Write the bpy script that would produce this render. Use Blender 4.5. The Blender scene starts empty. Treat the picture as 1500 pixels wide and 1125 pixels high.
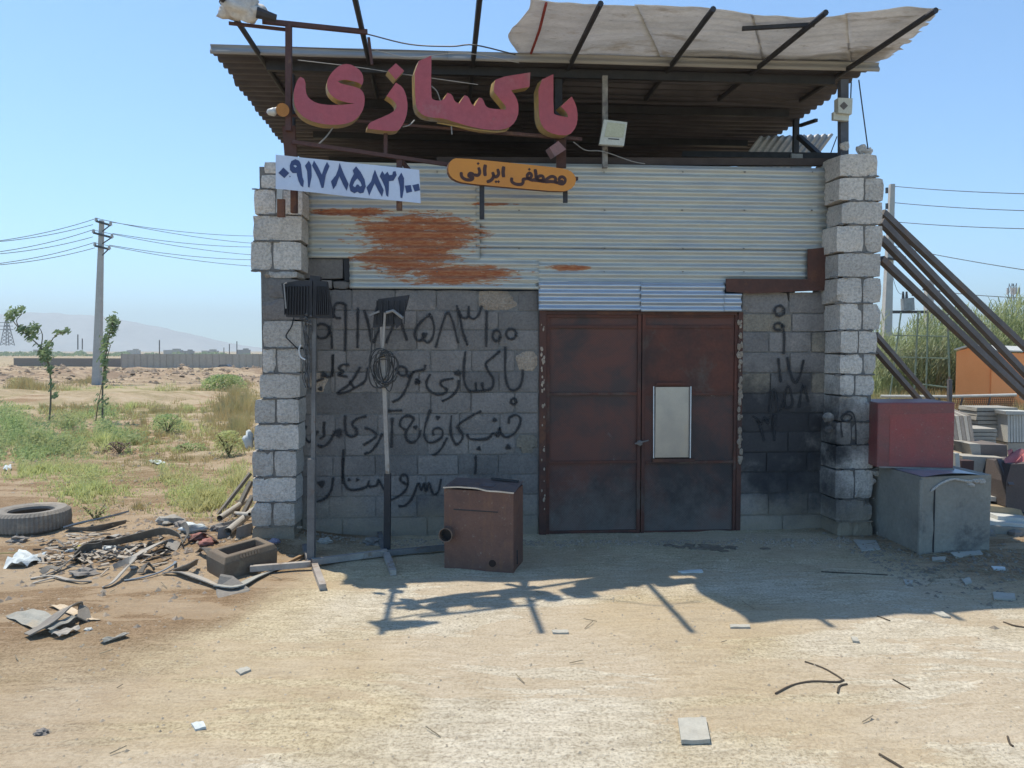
import bpy, bmesh, math, random
import numpy as np
from mathutils import Vector, Matrix, noise as mnoise
from mathutils.geometry import tessellate_polygon

S = bpy.context.scene
COL = S.collection
R = random.Random(7)
# ------------------------------------------------------------------ camera, sky, sun, exposure
CAMH, PITCH, FPX = 1.79, math.radians(2.58), 1100.0
cd = bpy.data.cameras.new('camera'); cam = bpy.data.objects.new('camera', cd); COL.objects.link(cam)
cam.location = (0, 0, CAMH); cam.rotation_euler = (math.pi / 2 - PITCH, 0, 0)
cd.sensor_width = 36; cd.lens = 36 * FPX / 1500; cd.clip_start = .05; cd.clip_end = 20000
S.camera = cam
SUNV = Vector((-.31, .26, 1)).normalized()          # towards the sun
EL = math.asin(SUNV.z); AZ = math.atan2(SUNV.x, SUNV.y)
w = bpy.data.worlds.new('World'); S.world = w; w.use_nodes = True
wn = w.node_tree; bg = wn.nodes['Background']
sky = wn.nodes.new('ShaderNodeTexSky'); sky.sky_type = 'NISHITA'; sky.sun_disc = False
sky.sun_elevation = EL; sky.sun_rotation = AZ; sky.air_density = 1.0; sky.dust_density = .3; sky.ozone_density = 3.0
sky.altitude = 1500
tint = wn.nodes.new('ShaderNodeMix'); tint.data_type = 'RGBA'; tint.blend_type = 'MULTIPLY'; tint.inputs[0].default_value = 1
tint.inputs[7].default_value = (.72, .925, .985, 1); wn.links.new(sky.outputs[0], tint.inputs[6])
wn.links.new(tint.outputs[2], bg.inputs[0]); bg.inputs[1].default_value = .130
sl = bpy.data.lights.new('sun', 'SUN'); sl.energy = 3.3; sl.angle = math.radians(.53); sl.color = (1, .93, .79)
so = bpy.data.objects.new('sun', sl); COL.objects.link(so)
so.rotation_euler = SUNV.to_track_quat('Z', 'Y').to_euler(); so.location = (-10, 10, 30)
S.view_settings.view_transform = 'Standard'; S.view_settings.look = 'None'
S.view_settings.exposure = .85; S.view_settings.gamma = 1; S.view_settings.use_curve_mapping = False

# ------------------------------------------------------------------ picking points in the world
def ray(px, py):
    a = (px - 750) / FPX; b = (562.5 - py) / FPX
    return Vector((a, math.cos(PITCH) + b * math.sin(PITCH), -math.sin(PITCH) + b * math.cos(PITCH)))
CO = Vector((0, 0, CAMH))
def PY(px, py, Y):
    d = ray(px, py); return CO + d * (Y / d.y)
def PZ(px, py, z):
    d = ray(px, py); return CO + d * ((z - CAMH) / d.z)
def PP(px, py, o, n):
    d = ray(px, py); return CO + d * ((o - CO).dot(n) / d.dot(n))

# ------------------------------------------------------------------ value noise (numpy)
def _h(ix, iy, s):
    n = (ix * 374761393 + iy * 668265263 + s * 1442695041) & 0xffffffff
    n = ((n ^ (n >> 13)) * 1274126177) & 0xffffffff
    return ((n ^ (n >> 16)) & 0xffff) / 65535.0
def vnoise(x, y, s=0):
    x = np.asarray(x, float); y = np.asarray(y, float)
    ix = np.floor(x).astype(np.int64); iy = np.floor(y).astype(np.int64)
    fx = x - ix; fy = y - iy; fx = fx * fx * (3 - 2 * fx); fy = fy * fy * (3 - 2 * fy)
    a = _h(ix, iy, s); b = _h(ix + 1, iy, s); c = _h(ix, iy + 1, s); d = _h(ix + 1, iy + 1, s)
    return (a * (1 - fx) + b * fx) * (1 - fy) + (c * (1 - fx) + d * fx) * fy
def fbm(x, y, o=4, s=0):
    x = np.asarray(x, float); y = np.asarray(y, float)
    t = 0; a = .5
    for i in range(o):
        t = t + a * vnoise(x, y, s + i); x = x * 2.03; y = y * 2.03; a *= .5
    return t / (1 - .5 ** o)
def sstep(a, b, x):
    t = np.clip((np.asarray(x, float) - a) / (b - a), 0, 1); return t * t * (3 - 2 * t)
def zt(x, y):
    x = np.asarray(x, float); y = np.asarray(y, float)
    z = -1.75 * sstep(14, 165, y)
    leftf = sstep(2.2, 4.2, -x) * sstep(5.5, 8, y)
    z = z + (fbm(x * 1.1, y * 1.1, 3, 3) - .5) * (.035 + .16 * leftf * sstep(8, 16, y))
    z = z + (fbm(x * 5, y * 5, 4, 9) - .5) * (.022 + .035 * leftf) * (1 - sstep(40, 90, y))
    z = z + .09 * np.exp(-(((x + 2.25) / .55) ** 2 + ((y - 6.95) / .35) ** 2))
    z = z + .05 * np.exp(-(((x + 3.0) / .9) ** 2 + ((y - 7.3) / .5) ** 2))
    # rubble bank across the field
    m = sstep(44, 50, y) * (1 - sstep(60, 70, y)) * (1 - sstep(-4, 2, x))
    z = z + m * (np.abs(fbm(x * .30, y * .30, 4, 21) - .5) * 3.0 + fbm(x * .13, y * .2, 2, 5) * .75 - .25)
    z = z + sstep(24, 27, y) * (1 - sstep(30, 33, y)) * (1 - sstep(-13, -10, x)) * fbm(x * .5, y * .5, 4, 31) * .5
    return z
def PG(px, py, up=0.0):
    z = 0.0
    for i in range(14):
        p = PZ(px, py, z + up)
        if p.y > 3000 or p.y < 0: break
        z = .5 * z + .5 * float(zt(p.x, p.y))
    return Vector((p.x, p.y, float(zt(p.x, p.y))))

# ------------------------------------------------------------------ meshes
class MB:
    def __init__(s): s.v = []; s.f = []; s.sm = False
    def add(s, vs, fs):
        o = len(s.v); s.v += [tuple(v) for v in vs]; s.f += [tuple(o + i for i in f) for f in fs]; return s
    def hexa(s, p):                                   # 4 bottom, 4 top
        return s.add(p, [(3, 2, 1, 0), (4, 5, 6, 7), (0, 1, 5, 4), (1, 2, 6, 5), (2, 3, 7, 6), (3, 0, 4, 7)])
    def box(s, c, ex, ey, ez):                        # centre and three half-extent vectors
        c, ex, ey, ez = map(Vector, (c, ex, ey, ez))
        return s.hexa([c - ex - ey - ez, c + ex - ey - ez, c + ex + ey - ez, c - ex + ey - ez,
                       c - ex - ey + ez, c + ex - ey + ez, c + ex + ey + ez, c - ex + ey + ez])
    def bar(s, a, b, wd, ht=None, up=(0, 0, 1)):      # square bar from a to b
        ht = ht or wd; a = Vector(a); b = Vector(b); d = (b - a).normalized(); up = Vector(up)
        if abs(d.dot(up)) > .95: up = Vector((0, 1, 0))
        r = d.cross(up).normalized(); u = r.cross(d)
        return s.box((a + b) / 2, r * wd / 2, u * ht / 2, (b - a) / 2)
    def tube(s, pts, r, n=6, cap=True):
        pts = [Vector(p) for p in pts]; rr = r if isinstance(r, (list, tuple)) else [r] * len(pts)
        o = len(s.v); k = len(pts); ref = Vector((0, 0, 1))
        d0 = (pts[1] - pts[0]).normalized()
        if abs(d0.dot(ref)) > .9: ref = Vector((0, 1, 0))
        for i, p in enumerate(pts):
            d = (pts[min(i + 1, k - 1)] - pts[max(i - 1, 0)])
            d = d.normalized() if d.length > 1e-9 else d0
            a = d.cross(ref)
            if a.length < 1e-4: a = d.cross(Vector((1, 0, 0)))
            a.normalize(); b = a.cross(d).normalized(); ref = b
            for j in range(n):
                t = 2 * math.pi * j / n; q = p + a * math.cos(t) * rr[i] + b * math.sin(t) * rr[i]; s.v.append(tuple(q))
        for i in range(k - 1):
            for j in range(n):
                s.f.append((o + i * n + j, o + i * n + (j + 1) % n, o + (i + 1) * n + (j + 1) % n, o + (i + 1) * n + j))
        if cap:
            s.f.append(tuple(o + j for j in range(n))[::-1]); s.f.append(tuple(o + (k - 1) * n + j for j in range(n)))
        return s
    def prism(s, poly, ext, holes=()):                # polygon loops (3d) pushed along ext
        loops = [[Vector(p) for p in poly]] + [[Vector(p) for p in h] for h in holes]
        tri = tessellate_polygon(loops); allp = [p for l in loops for p in l]; n = len(allp); ext = Vector(ext)
        fs = [tuple(t) for t in tri] + [tuple(i + n for i in t[::-1]) for t in tri]
        s.add(allp + [p + ext for p in allp], fs)
        base = len(s.v) - 2 * n; o = base
        for l in loops:
            m = len(l)
            for i in range(m): s.f.append((o + i, o + (i + 1) % m, o + (i + 1) % m + n, o + i + n))
            o += m
        return s
    def grid(s, fn, nu, nv):
        o = len(s.v)
        for j in range(nv + 1):
            for i in range(nu + 1): s.v.append(tuple(fn(i / nu, j / nv)))
        for j in range(nv):
            for i in range(nu):
                a = o + j * (nu + 1) + i; s.f.append((a, a + 1, a + nu + 2, a + nu + 1))
        return s
    def build(s, name, mat, parent=None, origin=None, smooth=False, fix=True):
        og = Vector(origin) if origin is not None else (wloc(parent) if parent else Vector((0, 0, 0)))
        me = bpy.data.meshes.new(name)
        me.from_pydata([(v[0] - og.x, v[1] - og.y, v[2] - og.z) for v in s.v], [], s.f)
        if fix:
            b = bmesh.new(); b.from_mesh(me); bmesh.ops.recalc_face_normals(b, faces=b.faces); b.to_mesh(me); b.free()
        if smooth:
            me.polygons.foreach_set('use_smooth', [True] * len(me.polygons))
        for m in (mat if isinstance(mat, (list, tuple)) else [mat]): me.materials.append(m)
        o = bpy.data.objects.new(name, me); COL.objects.link(o)
        o.location = og - (wloc(parent) if parent else Vector((0, 0, 0)))
        if parent: o.parent = parent
        return o
def wloc(o):
    l = Vector((0, 0, 0))
    while o: l = l + o.location; o = o.parent
    return l
def tag(o, label, cat, group=None, kind=None):
    o['label'] = label; o['category'] = cat
    if group: o['group'] = group
    if kind: o['kind'] = kind
    return o
def thing(name, loc, label, cat, group=None):
    o = bpy.data.objects.new(name, None); COL.objects.link(o); o.location = Vector(loc); o.empty_display_size = .1
    return tag(o, label, cat, group)
def struct(o): o['kind'] = 'structure'; return o
def single(mb, name, mat, origin, label, cat, group=None, smooth=False, kind=None):
    return tag(mb.build(name, mat, None, origin, smooth), label, cat, group, kind)
def cr(pts, n=6):                                     # Catmull-Rom through points
    P = [Vector(p) for p in pts]; out = []
    P = [P[0] * 2 - P[1]] + P + [P[-1] * 2 - P[-2]]
    for i in range(1, len(P) - 2):
        for k in range(n):
            t = k / n; a, b, c, d = P[i - 1:i + 3]
            out.append(.5 * ((2 * b) + (c - a) * t + (2 * a - 5 * b + 4 * c - d) * t * t + (3 * b - a - 3 * c + d) * t ** 3))
    out.append(P[-2]); return out

# ------------------------------------------------------------------ materials
def newmat(name):
    m = bpy.data.materials.new(name); m.use_nodes = True; nt = m.node_tree
    return m, nt, nt.nodes['Principled BSDF']
def node(nt, t, **k):
    n = nt.nodes.new(t)
    for a, b in k.items():
        if a.startswith('i_'): n.inputs[int(a[2:])].default_value = b
        else: setattr(n, a, b)
    return n
def rgba(c): return (c[0], c[1], c[2], 1)
def noisef(nt, co, scale, detail=5, rough=.6, dist=0):
    n = node(nt, 'ShaderNodeTexNoise'); n.inputs['Scale'].default_value = scale; n.inputs['Detail'].default_value = detail
    n.inputs['Roughness'].default_value = rough; n.inputs['Distortion'].default_value = dist
    nt.links.new(co, n.inputs['Vector']); return n.outputs['Fac']
def ramp(nt, fac, a, b, c0=(0, 0, 0), c1=(1, 1, 1)):
    r = node(nt, 'ShaderNodeValToRGB'); r.color_ramp.elements[0].position = a; r.color_ramp.elements[1].position = b
    r.color_ramp.elements[0].color = rgba(c0); r.color_ramp.elements[1].color = rgba(c1)
    nt.links.new(fac, r.inputs[0]); return r.outputs[0]
def mix(nt, fac, a, b, mode='MIX'):
    m = node(nt, 'ShaderNodeMix', data_type='RGBA', blend_type=mode)
    for i, v in ((0, fac), (6, a), (7, b)):
        if isinstance(v, (int, float)): m.inputs[i].default_value = v
        elif isinstance(v, (tuple, list)): m.inputs[i].default_value = rgba(v)
        else: nt.links.new(v, m.inputs[i])
    return m.outputs[2]
def mth(nt, op, a, b=0.0):
    m = node(nt, 'ShaderNodeMath', operation=op)
    for i, v in ((0, a), (1, b)):
        if isinstance(v, (int, float)): m.inputs[i].default_value = v
        else: nt.links.new(v, m.inputs[i])
    return m.outputs[0]
def coords(nt, scale=(1, 1, 1), kind='Object', loc=(0, 0, 0), rot=(0, 0, 0)):
    tc = node(nt, 'ShaderNodeTexCoord'); mp = node(nt, 'ShaderNodeMapping')
    mp.inputs['Scale'].default_value = scale; mp.inputs['Location'].default_value = loc; mp.inputs['Rotation'].default_value = rot
    nt.links.new(tc.outputs[kind], mp.inputs[0]); return mp.outputs[0]
def bumpn(nt, h, dist, strength=1.0):
    b = node(nt, 'ShaderNodeBump'); b.inputs['Strength'].default_value = strength; b.inputs['Distance'].default_value = dist
    nt.links.new(h, b.inputs['Height']); return b.outputs[0]
def M(name, c1, c2=None, c3=None, sc=6, fine=60, rough=.85, metal=0, bump=.002, stretch=(1, 1, 1), rnd=0.0, speck=.35, spec=.3):
    """plain weathered surface: two-tone mottling, fine grain, optional patches of c3, tone varied from object to object"""
    m, nt, p = newmat(name); co = coords(nt, stretch)
    c2 = c2 or tuple(x * .75 for x in c1)
    col = mix(nt, ramp(nt, noisef(nt, co, sc), .35, .65), c1, c2)
    if c3: col = mix(nt, ramp(nt, noisef(nt, co, sc * .6, 8, .7, .3), .55, .64), col, c3)
    f = noisef(nt, co, fine, 3, .7)
    col = mix(nt, speck, col, ramp(nt, f, .3, .7, (.45, .45, .45), (1, 1, 1)), 'MULTIPLY')
    if rnd:
        oi = node(nt, 'ShaderNodeObjectInfo')
        rr = ramp(nt, oi.outputs['Random'], 0, 1, (1 - rnd,) * 3, (1 + rnd * .4, 1 + rnd * .35, 1 + rnd * .3))
        col = mix(nt, 1.0, col, rr, 'MULTIPLY')
    nt.links.new(col, p.inputs['Base Color']); p.inputs['Roughness'].default_value = rough
    p.inputs['Metallic'].default_value = metal; p.inputs['Specular IOR Level'].default_value = spec
    if bump: nt.links.new(bumpn(nt, f, bump), p.inputs['Normal'])
    return m

def worn(name, c1, c2, rust, sc=3, rough=.6, amt=(.52, .66), metal=0):
    """old painted sheet metal: blotches, vertical runs of rust, scuffs and dust"""
    m, nt, p = newmat(name); co = coords(nt); run = coords(nt, (9, 9, .9))
    col = mix(nt, ramp(nt, noisef(nt, co, sc, 8, .7, .5), .36, .64), c1, c2)
    k = mth(nt, 'ADD', mth(nt, 'MULTIPLY', noisef(nt, run, 1.6, 6, .7, .3), .55), mth(nt, 'MULTIPLY', noisef(nt, co, sc * 1.3, 8, .75, .6), .45))
    col = mix(nt, mth(nt, 'MULTIPLY', ramp(nt, k, *amt), .8), col, rust)
    sc_ = noisef(nt, co, 26, 6, .8, .2); col = mix(nt, mth(nt, 'MULTIPLY', ramp(nt, sc_, .60, .68), .6), col, (.36, .31, .26))
    col = mix(nt, .35, col, ramp(nt, noisef(nt, co, 70, 3, .7), .3, .7, (.5, .5, .5), (1.1, 1.1, 1.1)), 'MULTIPLY')
    nt.links.new(col, p.inputs['Base Color']); p.inputs['Roughness'].default_value = rough; p.inputs['Metallic'].default_value = metal
    nt.links.new(bumpn(nt, mth(nt, 'ADD', noisef(nt, co, 2.6, 3, .5), mth(nt, 'MULTIPLY', sc_, .08)), .03), p.inputs['Normal']); return m

# ------------------------------------------------------------------ the building's own frame
AL = math.radians(4.0); FO = Vector((0, 7.24, 0))
EU = Vector((math.cos(AL), math.sin(AL), 0)); EV = Vector((math.sin(AL), -math.cos(AL), 0)); EW = Vector((0, 0, 1))
def F(u, v, w): return FO + EU * u + EV * v + EW * w
def PF(px, py, v=0): return PP(px, py, FO + EV * v, EV)
def FU(px, py, v=0): return (PF(px, py, v) - FO).dot(EU)
def FW(px, py, v=0): return PF(px, py, v).z
# ================================================================== GROUND
def axis(a0, d0, a1, first, growth, end):
    L = list(np.arange(a0, a1, d0)); s = first; x = a1
    while x < end: L.append(x); x += s; s *= growth
    L.append(end); return L
ypos = axis(2.4, .055, 10.5, .06, 1.035, 5200)
ys = np.array([-60, -20, -6, 0, 1.2] + ypos)
xr = axis(0, .07, 6.4, .08, 1.06, 4200); xl = axis(0, .07, 8.0, .08, 1.045, 4200)
xs = np.array([-x for x in xl[::-1]] + xr[1:])
X, Y = np.meshgrid(xs, ys); Z = zt(X, Y)
nx, ny = len(xs), len(ys)
me = bpy.data.meshes.new('ground')
vv = np.stack([X.ravel(), Y.ravel(), Z.ravel()], 1)
me.vertices.add(nx * ny); me.vertices.foreach_set('co', vv.ravel())
ii = np.arange((ny - 1) * (nx - 1)); jj = ii // (nx - 1); kk = ii % (nx - 1); a = jj * nx + kk
quads = np.stack([a, a + 1, a + nx + 1, a + nx], 1)
me.loops.add(quads.size); me.loops.foreach_set('vertex_index', quads.ravel().astype(np.int32))
me.polygons.add(len(quads)); me.polygons.foreach_set('loop_start', (np.arange(len(quads)) * 4).astype(np.int32))
me.polygons.foreach_set('use_smooth', np.ones(len(quads), bool)); me.update(calc_edges=True)
# soil kinds: pale packed yard, brown churned soil, far stubble
def gl(x, y):                                            # how brown the soil is
    n = fbm(x * .9, y * .9, 5, 40) - .5; n2 = fbm(x * .35, y * .35, 3, 44) - .5
    edge = -1.0 - .28 * (y - 3.5) * -1
    b = sstep(.55, -.35, (x + 1.9 + .20 * (5 - y)) + n * 2.0)
    b = b * (.62 + .38 * sstep(4.0, 5.0, y + n * 1.2))
    br = sstep(2.6, 3.6, x + n * 1.4) * sstep(5.2, 6.2, y + n * .8)
    return np.clip(np.maximum(b, br * 1.0) + n2 * .5, 0, 1)
B = gl(X, Y); far = sstep(8.0, 15, Y + (fbm(X * .5, Y * .5, 3, 50) - .5) * 4)
n3 = fbm(X * .12, Y * .12, 4, 60); n4 = fbm(X * .6, Y * .6, 4, 61)
pale = np.array([.62, .53, .365]); brown = np.array([.315, .22, .135]); stub = np.array([.41, .33, .215]); olive = np.array([.29, .28, .13])
C = pale[None, None] * (1 - B[..., None]) + brown * B[..., None]
C2 = stub * (1 - sstep(.5, .62, n4)[..., None]) + brown * 1.05 * sstep(.5, .62, n4)[..., None]
C2 = C2 * (1 - .6 * sstep(.5, .66, n3)[..., None]) + olive * .6 * sstep(.5, .66, n3)[..., None]
bank = sstep(40, 46, Y) * (1 - sstep(62, 72, Y)) * (.55 + .45 * sstep(.4, .6, fbm(X * .25, Y * .5, 4, 70)))
C2 = C2 * (1 - bank[..., None]) + np.array([.30, .225, .165]) * bank[..., None]
ol = sstep(.44, .60, fbm(X * .8, Y * .5, 4, 71)) * sstep(9, 12, Y) * (1 - sstep(38, 44, Y)) * .6
C2 = C2 * (1 - ol[..., None]) + np.array([.27, .26, .115]) * ol[..., None]
C = C * (1 - far[..., None]) + C2 * far[..., None]
pm = sstep(-2.4, -1.0, X + (fbm(X * 1.3, Y * 1.3, 4, 80) - .5) * 2.2 - (Y - 4.2) * .5) * (1 - sstep(2.6, 4.2, X + (fbm(X, Y, 3, 83) - .5) * 2)) * (1 - sstep(5.4, 6.6, Y)) * sstep(.34, .62, fbm(X * .8, Y * .8, 5, 81)) * .75
C = C * (1 - pm[..., None]) + np.array([.69, .635, .53]) * pm[..., None]
ca = me.color_attributes.new('soil', 'FLOAT_COLOR', 'POINT')
ca.data.foreach_set('color', np.concatenate([C.reshape(-1, 3), np.ones((nx * ny, 1))], 1).ravel())
m, nt, p = newmat('packed_earth'); co = coords(nt); at = node(nt, 'ShaderNodeAttribute', attribute_name='soil')
n1 = noisef(nt, co, 2.2, 8, .65, .4); n2_ = noisef(nt, coords(nt, (5, 22, 5)), 1.0, 6, .7); n3_ = noisef(nt, co, 55, 4, .75); n5_ = noisef(nt, co, 170, 2, .6)
col = mix(nt, .55, at.outputs['Color'], ramp(nt, n1, .3, .7, (.72, .69, .62), (1.08, 1.09, 1.12)), 'MULTIPLY')
col = mix(nt, .52, col, ramp(nt, n2_, .35, .65, (.55, .5, .45), (1.1, 1.1, 1.1)), 'MULTIPLY')
col = mix(nt, .75, col, ramp(nt, n3_, .34, .56, (.45, .41, .37), (1.08, 1.08, 1.08)), 'MULTIPLY')
n6_ = noisef(nt, coords(nt, (.35, 1.5, 1)), 1.1, 7, .7, .6); n7_ = noisef(nt, coords(nt, (.8, 2.4, 1)), 3.5, 6, .75, .3)
col = mix(nt, mth(nt, 'MULTIPLY', ramp(nt, n6_, .50, .66), .45), col, mix(nt, .55, col, (.74, .69, .58)))
col = mix(nt, mth(nt, 'MULTIPLY', ramp(nt, n6_, .50, .34), .45), col, (.44, .33, .215))
col = mix(nt, mth(nt, 'MULTIPLY', ramp(nt, n7_, .56, .68), .5), col, (.33, .27, .19))
col = mix(nt, ramp(nt, n5_, .68, .74), col, (.62, .56, .44))
nt.links.new(col, p.inputs['Base Color']); p.inputs['Roughness'].default_value = .95; p.inputs['Specular IOR Level'].default_value = .15
hh = mth(nt, 'ADD', mth(nt, 'MULTIPLY', n3_, .5), mth(nt, 'ADD', mth(nt, 'MULTIPLY', n2_, .8), mth(nt, 'MULTIPLY', n5_, .25)))
nt.links.new(bumpn(nt, hh, .024), p.inputs['Normal']); me.materials.append(m)
gr = bpy.data.objects.new('ground', me); COL.objects.link(gr); struct(gr)

# distant mountain ridge
prof = [(-900, 492), (-500, 482), (-200, 470), (-60, 463), (30, 458), (70, 457), (110, 460), (150, 462), (190, 470), (240, 480), (290, 491), (330, 501), (370, 508), (430, 512), (560, 512.5)]
def ridge(u, v):
    k = u * (len(prof) - 1); i = min(int(k), len(prof) - 2); t = k - i
    x = prof[i][0] * (1 - t) + prof[i + 1][0] * t; y = prof[i][1] * (1 - t) + prof[i + 1][1] * t
    Yd = 2700 + (v - .5) * 900; top = PY(x, y, 2700); hgt = max(top.z + 2, .2)
    s = 1 - abs(v - .5) * 2
    n = mnoise.fractal(Vector((top.x * .006, v * 3, 0)), 1, 2, 5)
    return (top.x, Yd, -3 + hgt * (s ** .8) * (1 + .10 * n * (1 - s) * 2) + (hgt * .03 * mnoise.noise(Vector((top.x * .02, v * 5, 1)))))
mm = M('far_rock', (.40, .39, .38), (.34, .335, .33), sc=.01, fine=.05, bump=0)
o = MB().grid(ridge, 120, 16).build('mountain', mm, None, (0, 2700, 0), smooth=True); struct(o)
# a lower range straight behind the workshop and to the right keeps the horizon closed
def ridge2(u, v):
    x = -600 + u * 4200; s = 1 - abs(v - .5) * 2
    h = 10 + 10 * mnoise.fractal(Vector((x * .002, 0, 7)), 1, 2, 4)
    return (x, 3600 + v * 500, -3 + max(h, 2) * s)
o = MB().grid(ridge2, 60, 6).build('hills', mm, None, (0, 3600, 0), smooth=True); struct(o)
# air
hz = MB(); hz.hexa([(-4300, -70, -4), (4300, -70, -4), (4300, 5300, -4), (-4300, 5300, -4), (-4300, -70, 260), (4300, -70, 260), (4300, 5300, 260), (-4300, 5300, 260)])
m = bpy.data.materials.new('air'); m.use_nodes = True; nt = m.node_tree; nt.nodes.remove(nt.nodes['Principled BSDF'])
pv = node(nt, 'ShaderNodeVolumePrincipled'); pv.inputs['Color'].default_value = (.86, .96, 1, 1); pv.inputs['Density'].default_value = .00042; pv.inputs['Anisotropy'].default_value = .25
nt.links.new(pv.outputs[0], nt.nodes['Material Output'].inputs['Volume'])
hzo = hz.build('haze', m, None, (0, 2000, -4)); hzo['kind'] = 'stuff'

# ================================================================== WORKSHOP
wk = thing('workshop', F(0, 0, 0), 'small grey block workshop with corrugated iron front, brown double door and tin roof', 'workshop')
def blockmat(name, c1, c2, c3, rnd=.20, pits=.5, bump=.004, soot=None):
    m, nt, p = newmat(name); co = coords(nt)
    n = noisef(nt, co, 3.0, 6, .6); f = noisef(nt, co, 45, 4, .75); v = node(nt, 'ShaderNodeTexVoronoi'); v.inputs['Scale'].default_value = 75
    nt.links.new(co, v.inputs['Vector'])
    col = mix(nt, ramp(nt, n, .35, .65), c1, c2)
    col = mix(nt, ramp(nt, noisef(nt, co, 1.6, 7, .75, .5), .58, .68), col, c3)
    col = mix(nt, pits, col, ramp(nt, f, .33, .6, (.5, .5, .5), (1.1, 1.1, 1.1)), 'MULTIPLY')
    oi = node(nt, 'ShaderNodeObjectInfo')
    col = mix(nt, 1.0, col, ramp(nt, oi.outputs['Random'], 0, 1, (1 - rnd,) * 3, (1 + rnd, 1 + rnd * .9, 1 + rnd * .8)), 'MULTIPLY')
    if soot:                                             # soot stain: centre and reach in workshop coordinates
        for (sx, sz, rx, rz, k) in soot:
            sp = node(nt, 'ShaderNodeSeparateXYZ'); nt.links.new(coords(nt), sp.inputs[0])
            dx = mth(nt, 'DIVIDE', mth(nt, 'SUBTRACT', sp.outputs[0], sx), rx); dz = mth(nt, 'DIVIDE', mth(nt, 'SUBTRACT', sp.outputs[2], sz), rz)
            r2 = mth(nt, 'ADD', mth(nt, 'MULTIPLY', dx, dx), mth(nt, 'MULTIPLY', dz, dz))
            r2 = mth(nt, 'ADD', r2, mth(nt, 'MULTIPLY', mth(nt, 'SUBTRACT', noisef(nt, co, 5, 5, .6), .5), 1.6))
            col = mix(nt, mth(nt, 'MULTIPLY', ramp(nt, r2, .25, 1.2, (1, 1, 1), (0, 0, 0)), k), col, (.030, .030, .034))
    sp = node(nt, 'ShaderNodeSeparateXYZ'); nt.links.new(co, sp.inputs[0])   # mud splashed on the lowest courses
    low = mth(nt, 'SUBTRACT', mth(nt, 'MULTIPLY', noisef(nt, co, 3.5, 8, .7), .9), sp.outputs[2])
    col = mix(nt, mth(nt, 'MULTIPLY', ramp(nt, low, .05, .42), .6), col, (.34, .27, .19))
    nt.links.new(col, p.inputs['Base Color']); p.inputs['Roughness'].default_value = .95; p.inputs['Specular IOR Level'].default_value = .15
    h = mth(nt, 'ADD', f, mth(nt, 'MULTIPLY', v.outputs['Distance'], .6)); nt.links.new(bumpn(nt, h, bump), p.inputs['Normal'])
    return m
SOOT = [(2.60, .95, .75, .75, .85), (2.9, .45, .5, .5, .6), (3.25, 1.02, .3, .35, .6), (3.25, .3, .3, .2, .5)]
m_block = blockmat('grey_block', (.225, .207, .196), (.175, .162, .156), (.285, .255, .23), soot=SOOT)
m_pier = blockmat('rough_pumice_block', (.60, .555, .51), (.50, .465, .43), (.64, .58, .52), pits=.75, bump=.009, soot=SOOT)
m_pale = blockmat('pale_mortar_patch', (.44, .36, .29), (.36, .29, .23), (.5, .44, .38), pits=.7, bump=.012)
m_tan = blockmat('tan_block', (.28, .24, .19), (.22, .20, .17), (.34, .29, .23), pits=.6, bump=.006, soot=SOOT)
m_mort = blockmat('mortar', (.20, .19, .18), (.14, .135, .13), (.24, .22, .20), rnd=.05, soot=SOOT)
def block(u0, u1, v0, v1, w0, w1, mat, rough=.004, seed=0, tilt=0, nu=4, nv=2, nw=3):
    """hollow-core building block: worn box with chipped corners (v1 is the face towards the yard)"""
    mb = MB(); rr = random.Random(seed); pts = {}
    cu, cw = (u0 + u1) / 2, (w0 + w1) / 2
    def P(i, j, k):
        key = (i, j, k)
        if key in pts: return pts[key]
        fu, fv, fw = i / nu, j / nv, k / nw
        u = u0 + (u1 - u0) * fu; v = v0 + (v1 - v0) * fv; wv = w0 + (w1 - w0) * fw
        eu = i in (0, nu); ev = j in (0, nv); ew = k in (0, nw)
        c = eu + ev + ew
        if c >= 2:
            a = rough * (1.0 if c == 2 else 1.9) * (.5 + rr.random() * (2.2 if rr.random() < .18 else .8))
            if eu: u += a * (1 if i == 0 else -1)
            if ev and j == nv: v -= a * 1.2
            if ew: wv += a * (1 if k == 0 else -1)
        elif ev and j == nv: v += rr.uniform(-.25, .25) * rough
        du, dw = u - cu, wv - cw; u = cu + du - dw * tilt; wv = cw + dw + du * tilt
        mb.v.append(tuple(F(u, v, wv))); pts[key] = len(mb.v) - 1; return pts[key]
    for i in range(nu):
        for k in range(nw):
            mb.f.append((P(i, nv, k), P(i + 1, nv, k), P(i + 1, nv, k + 1), P(i, nv, k + 1)))
            mb.f.append((P(i, 0, k), P(i, 0, k + 1), P(i + 1, 0, k + 1), P(i + 1, 0, k)))
        for j in range(nv):
            mb.f.append((P(i, j, 0), P(i + 1, j, 0), P(i + 1, j + 1, 0), P(i, j + 1, 0)))
            mb.f.append((P(i, j, nw), P(i, j + 1, nw), P(i + 1, j + 1, nw), P(i + 1, j, nw)))
    for j in range(nv):
        for k in range(nw):
            mb.f.append((P(0, j, k), P(0, j + 1, k), P(0, j + 1, k + 1), P(0, j, k + 1)))
            mb.f.append((P(nu, j, k), P(nu, j, k + 1), P(nu, j + 1, k + 1), P(nu, j + 1, k)))
    return mb
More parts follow.
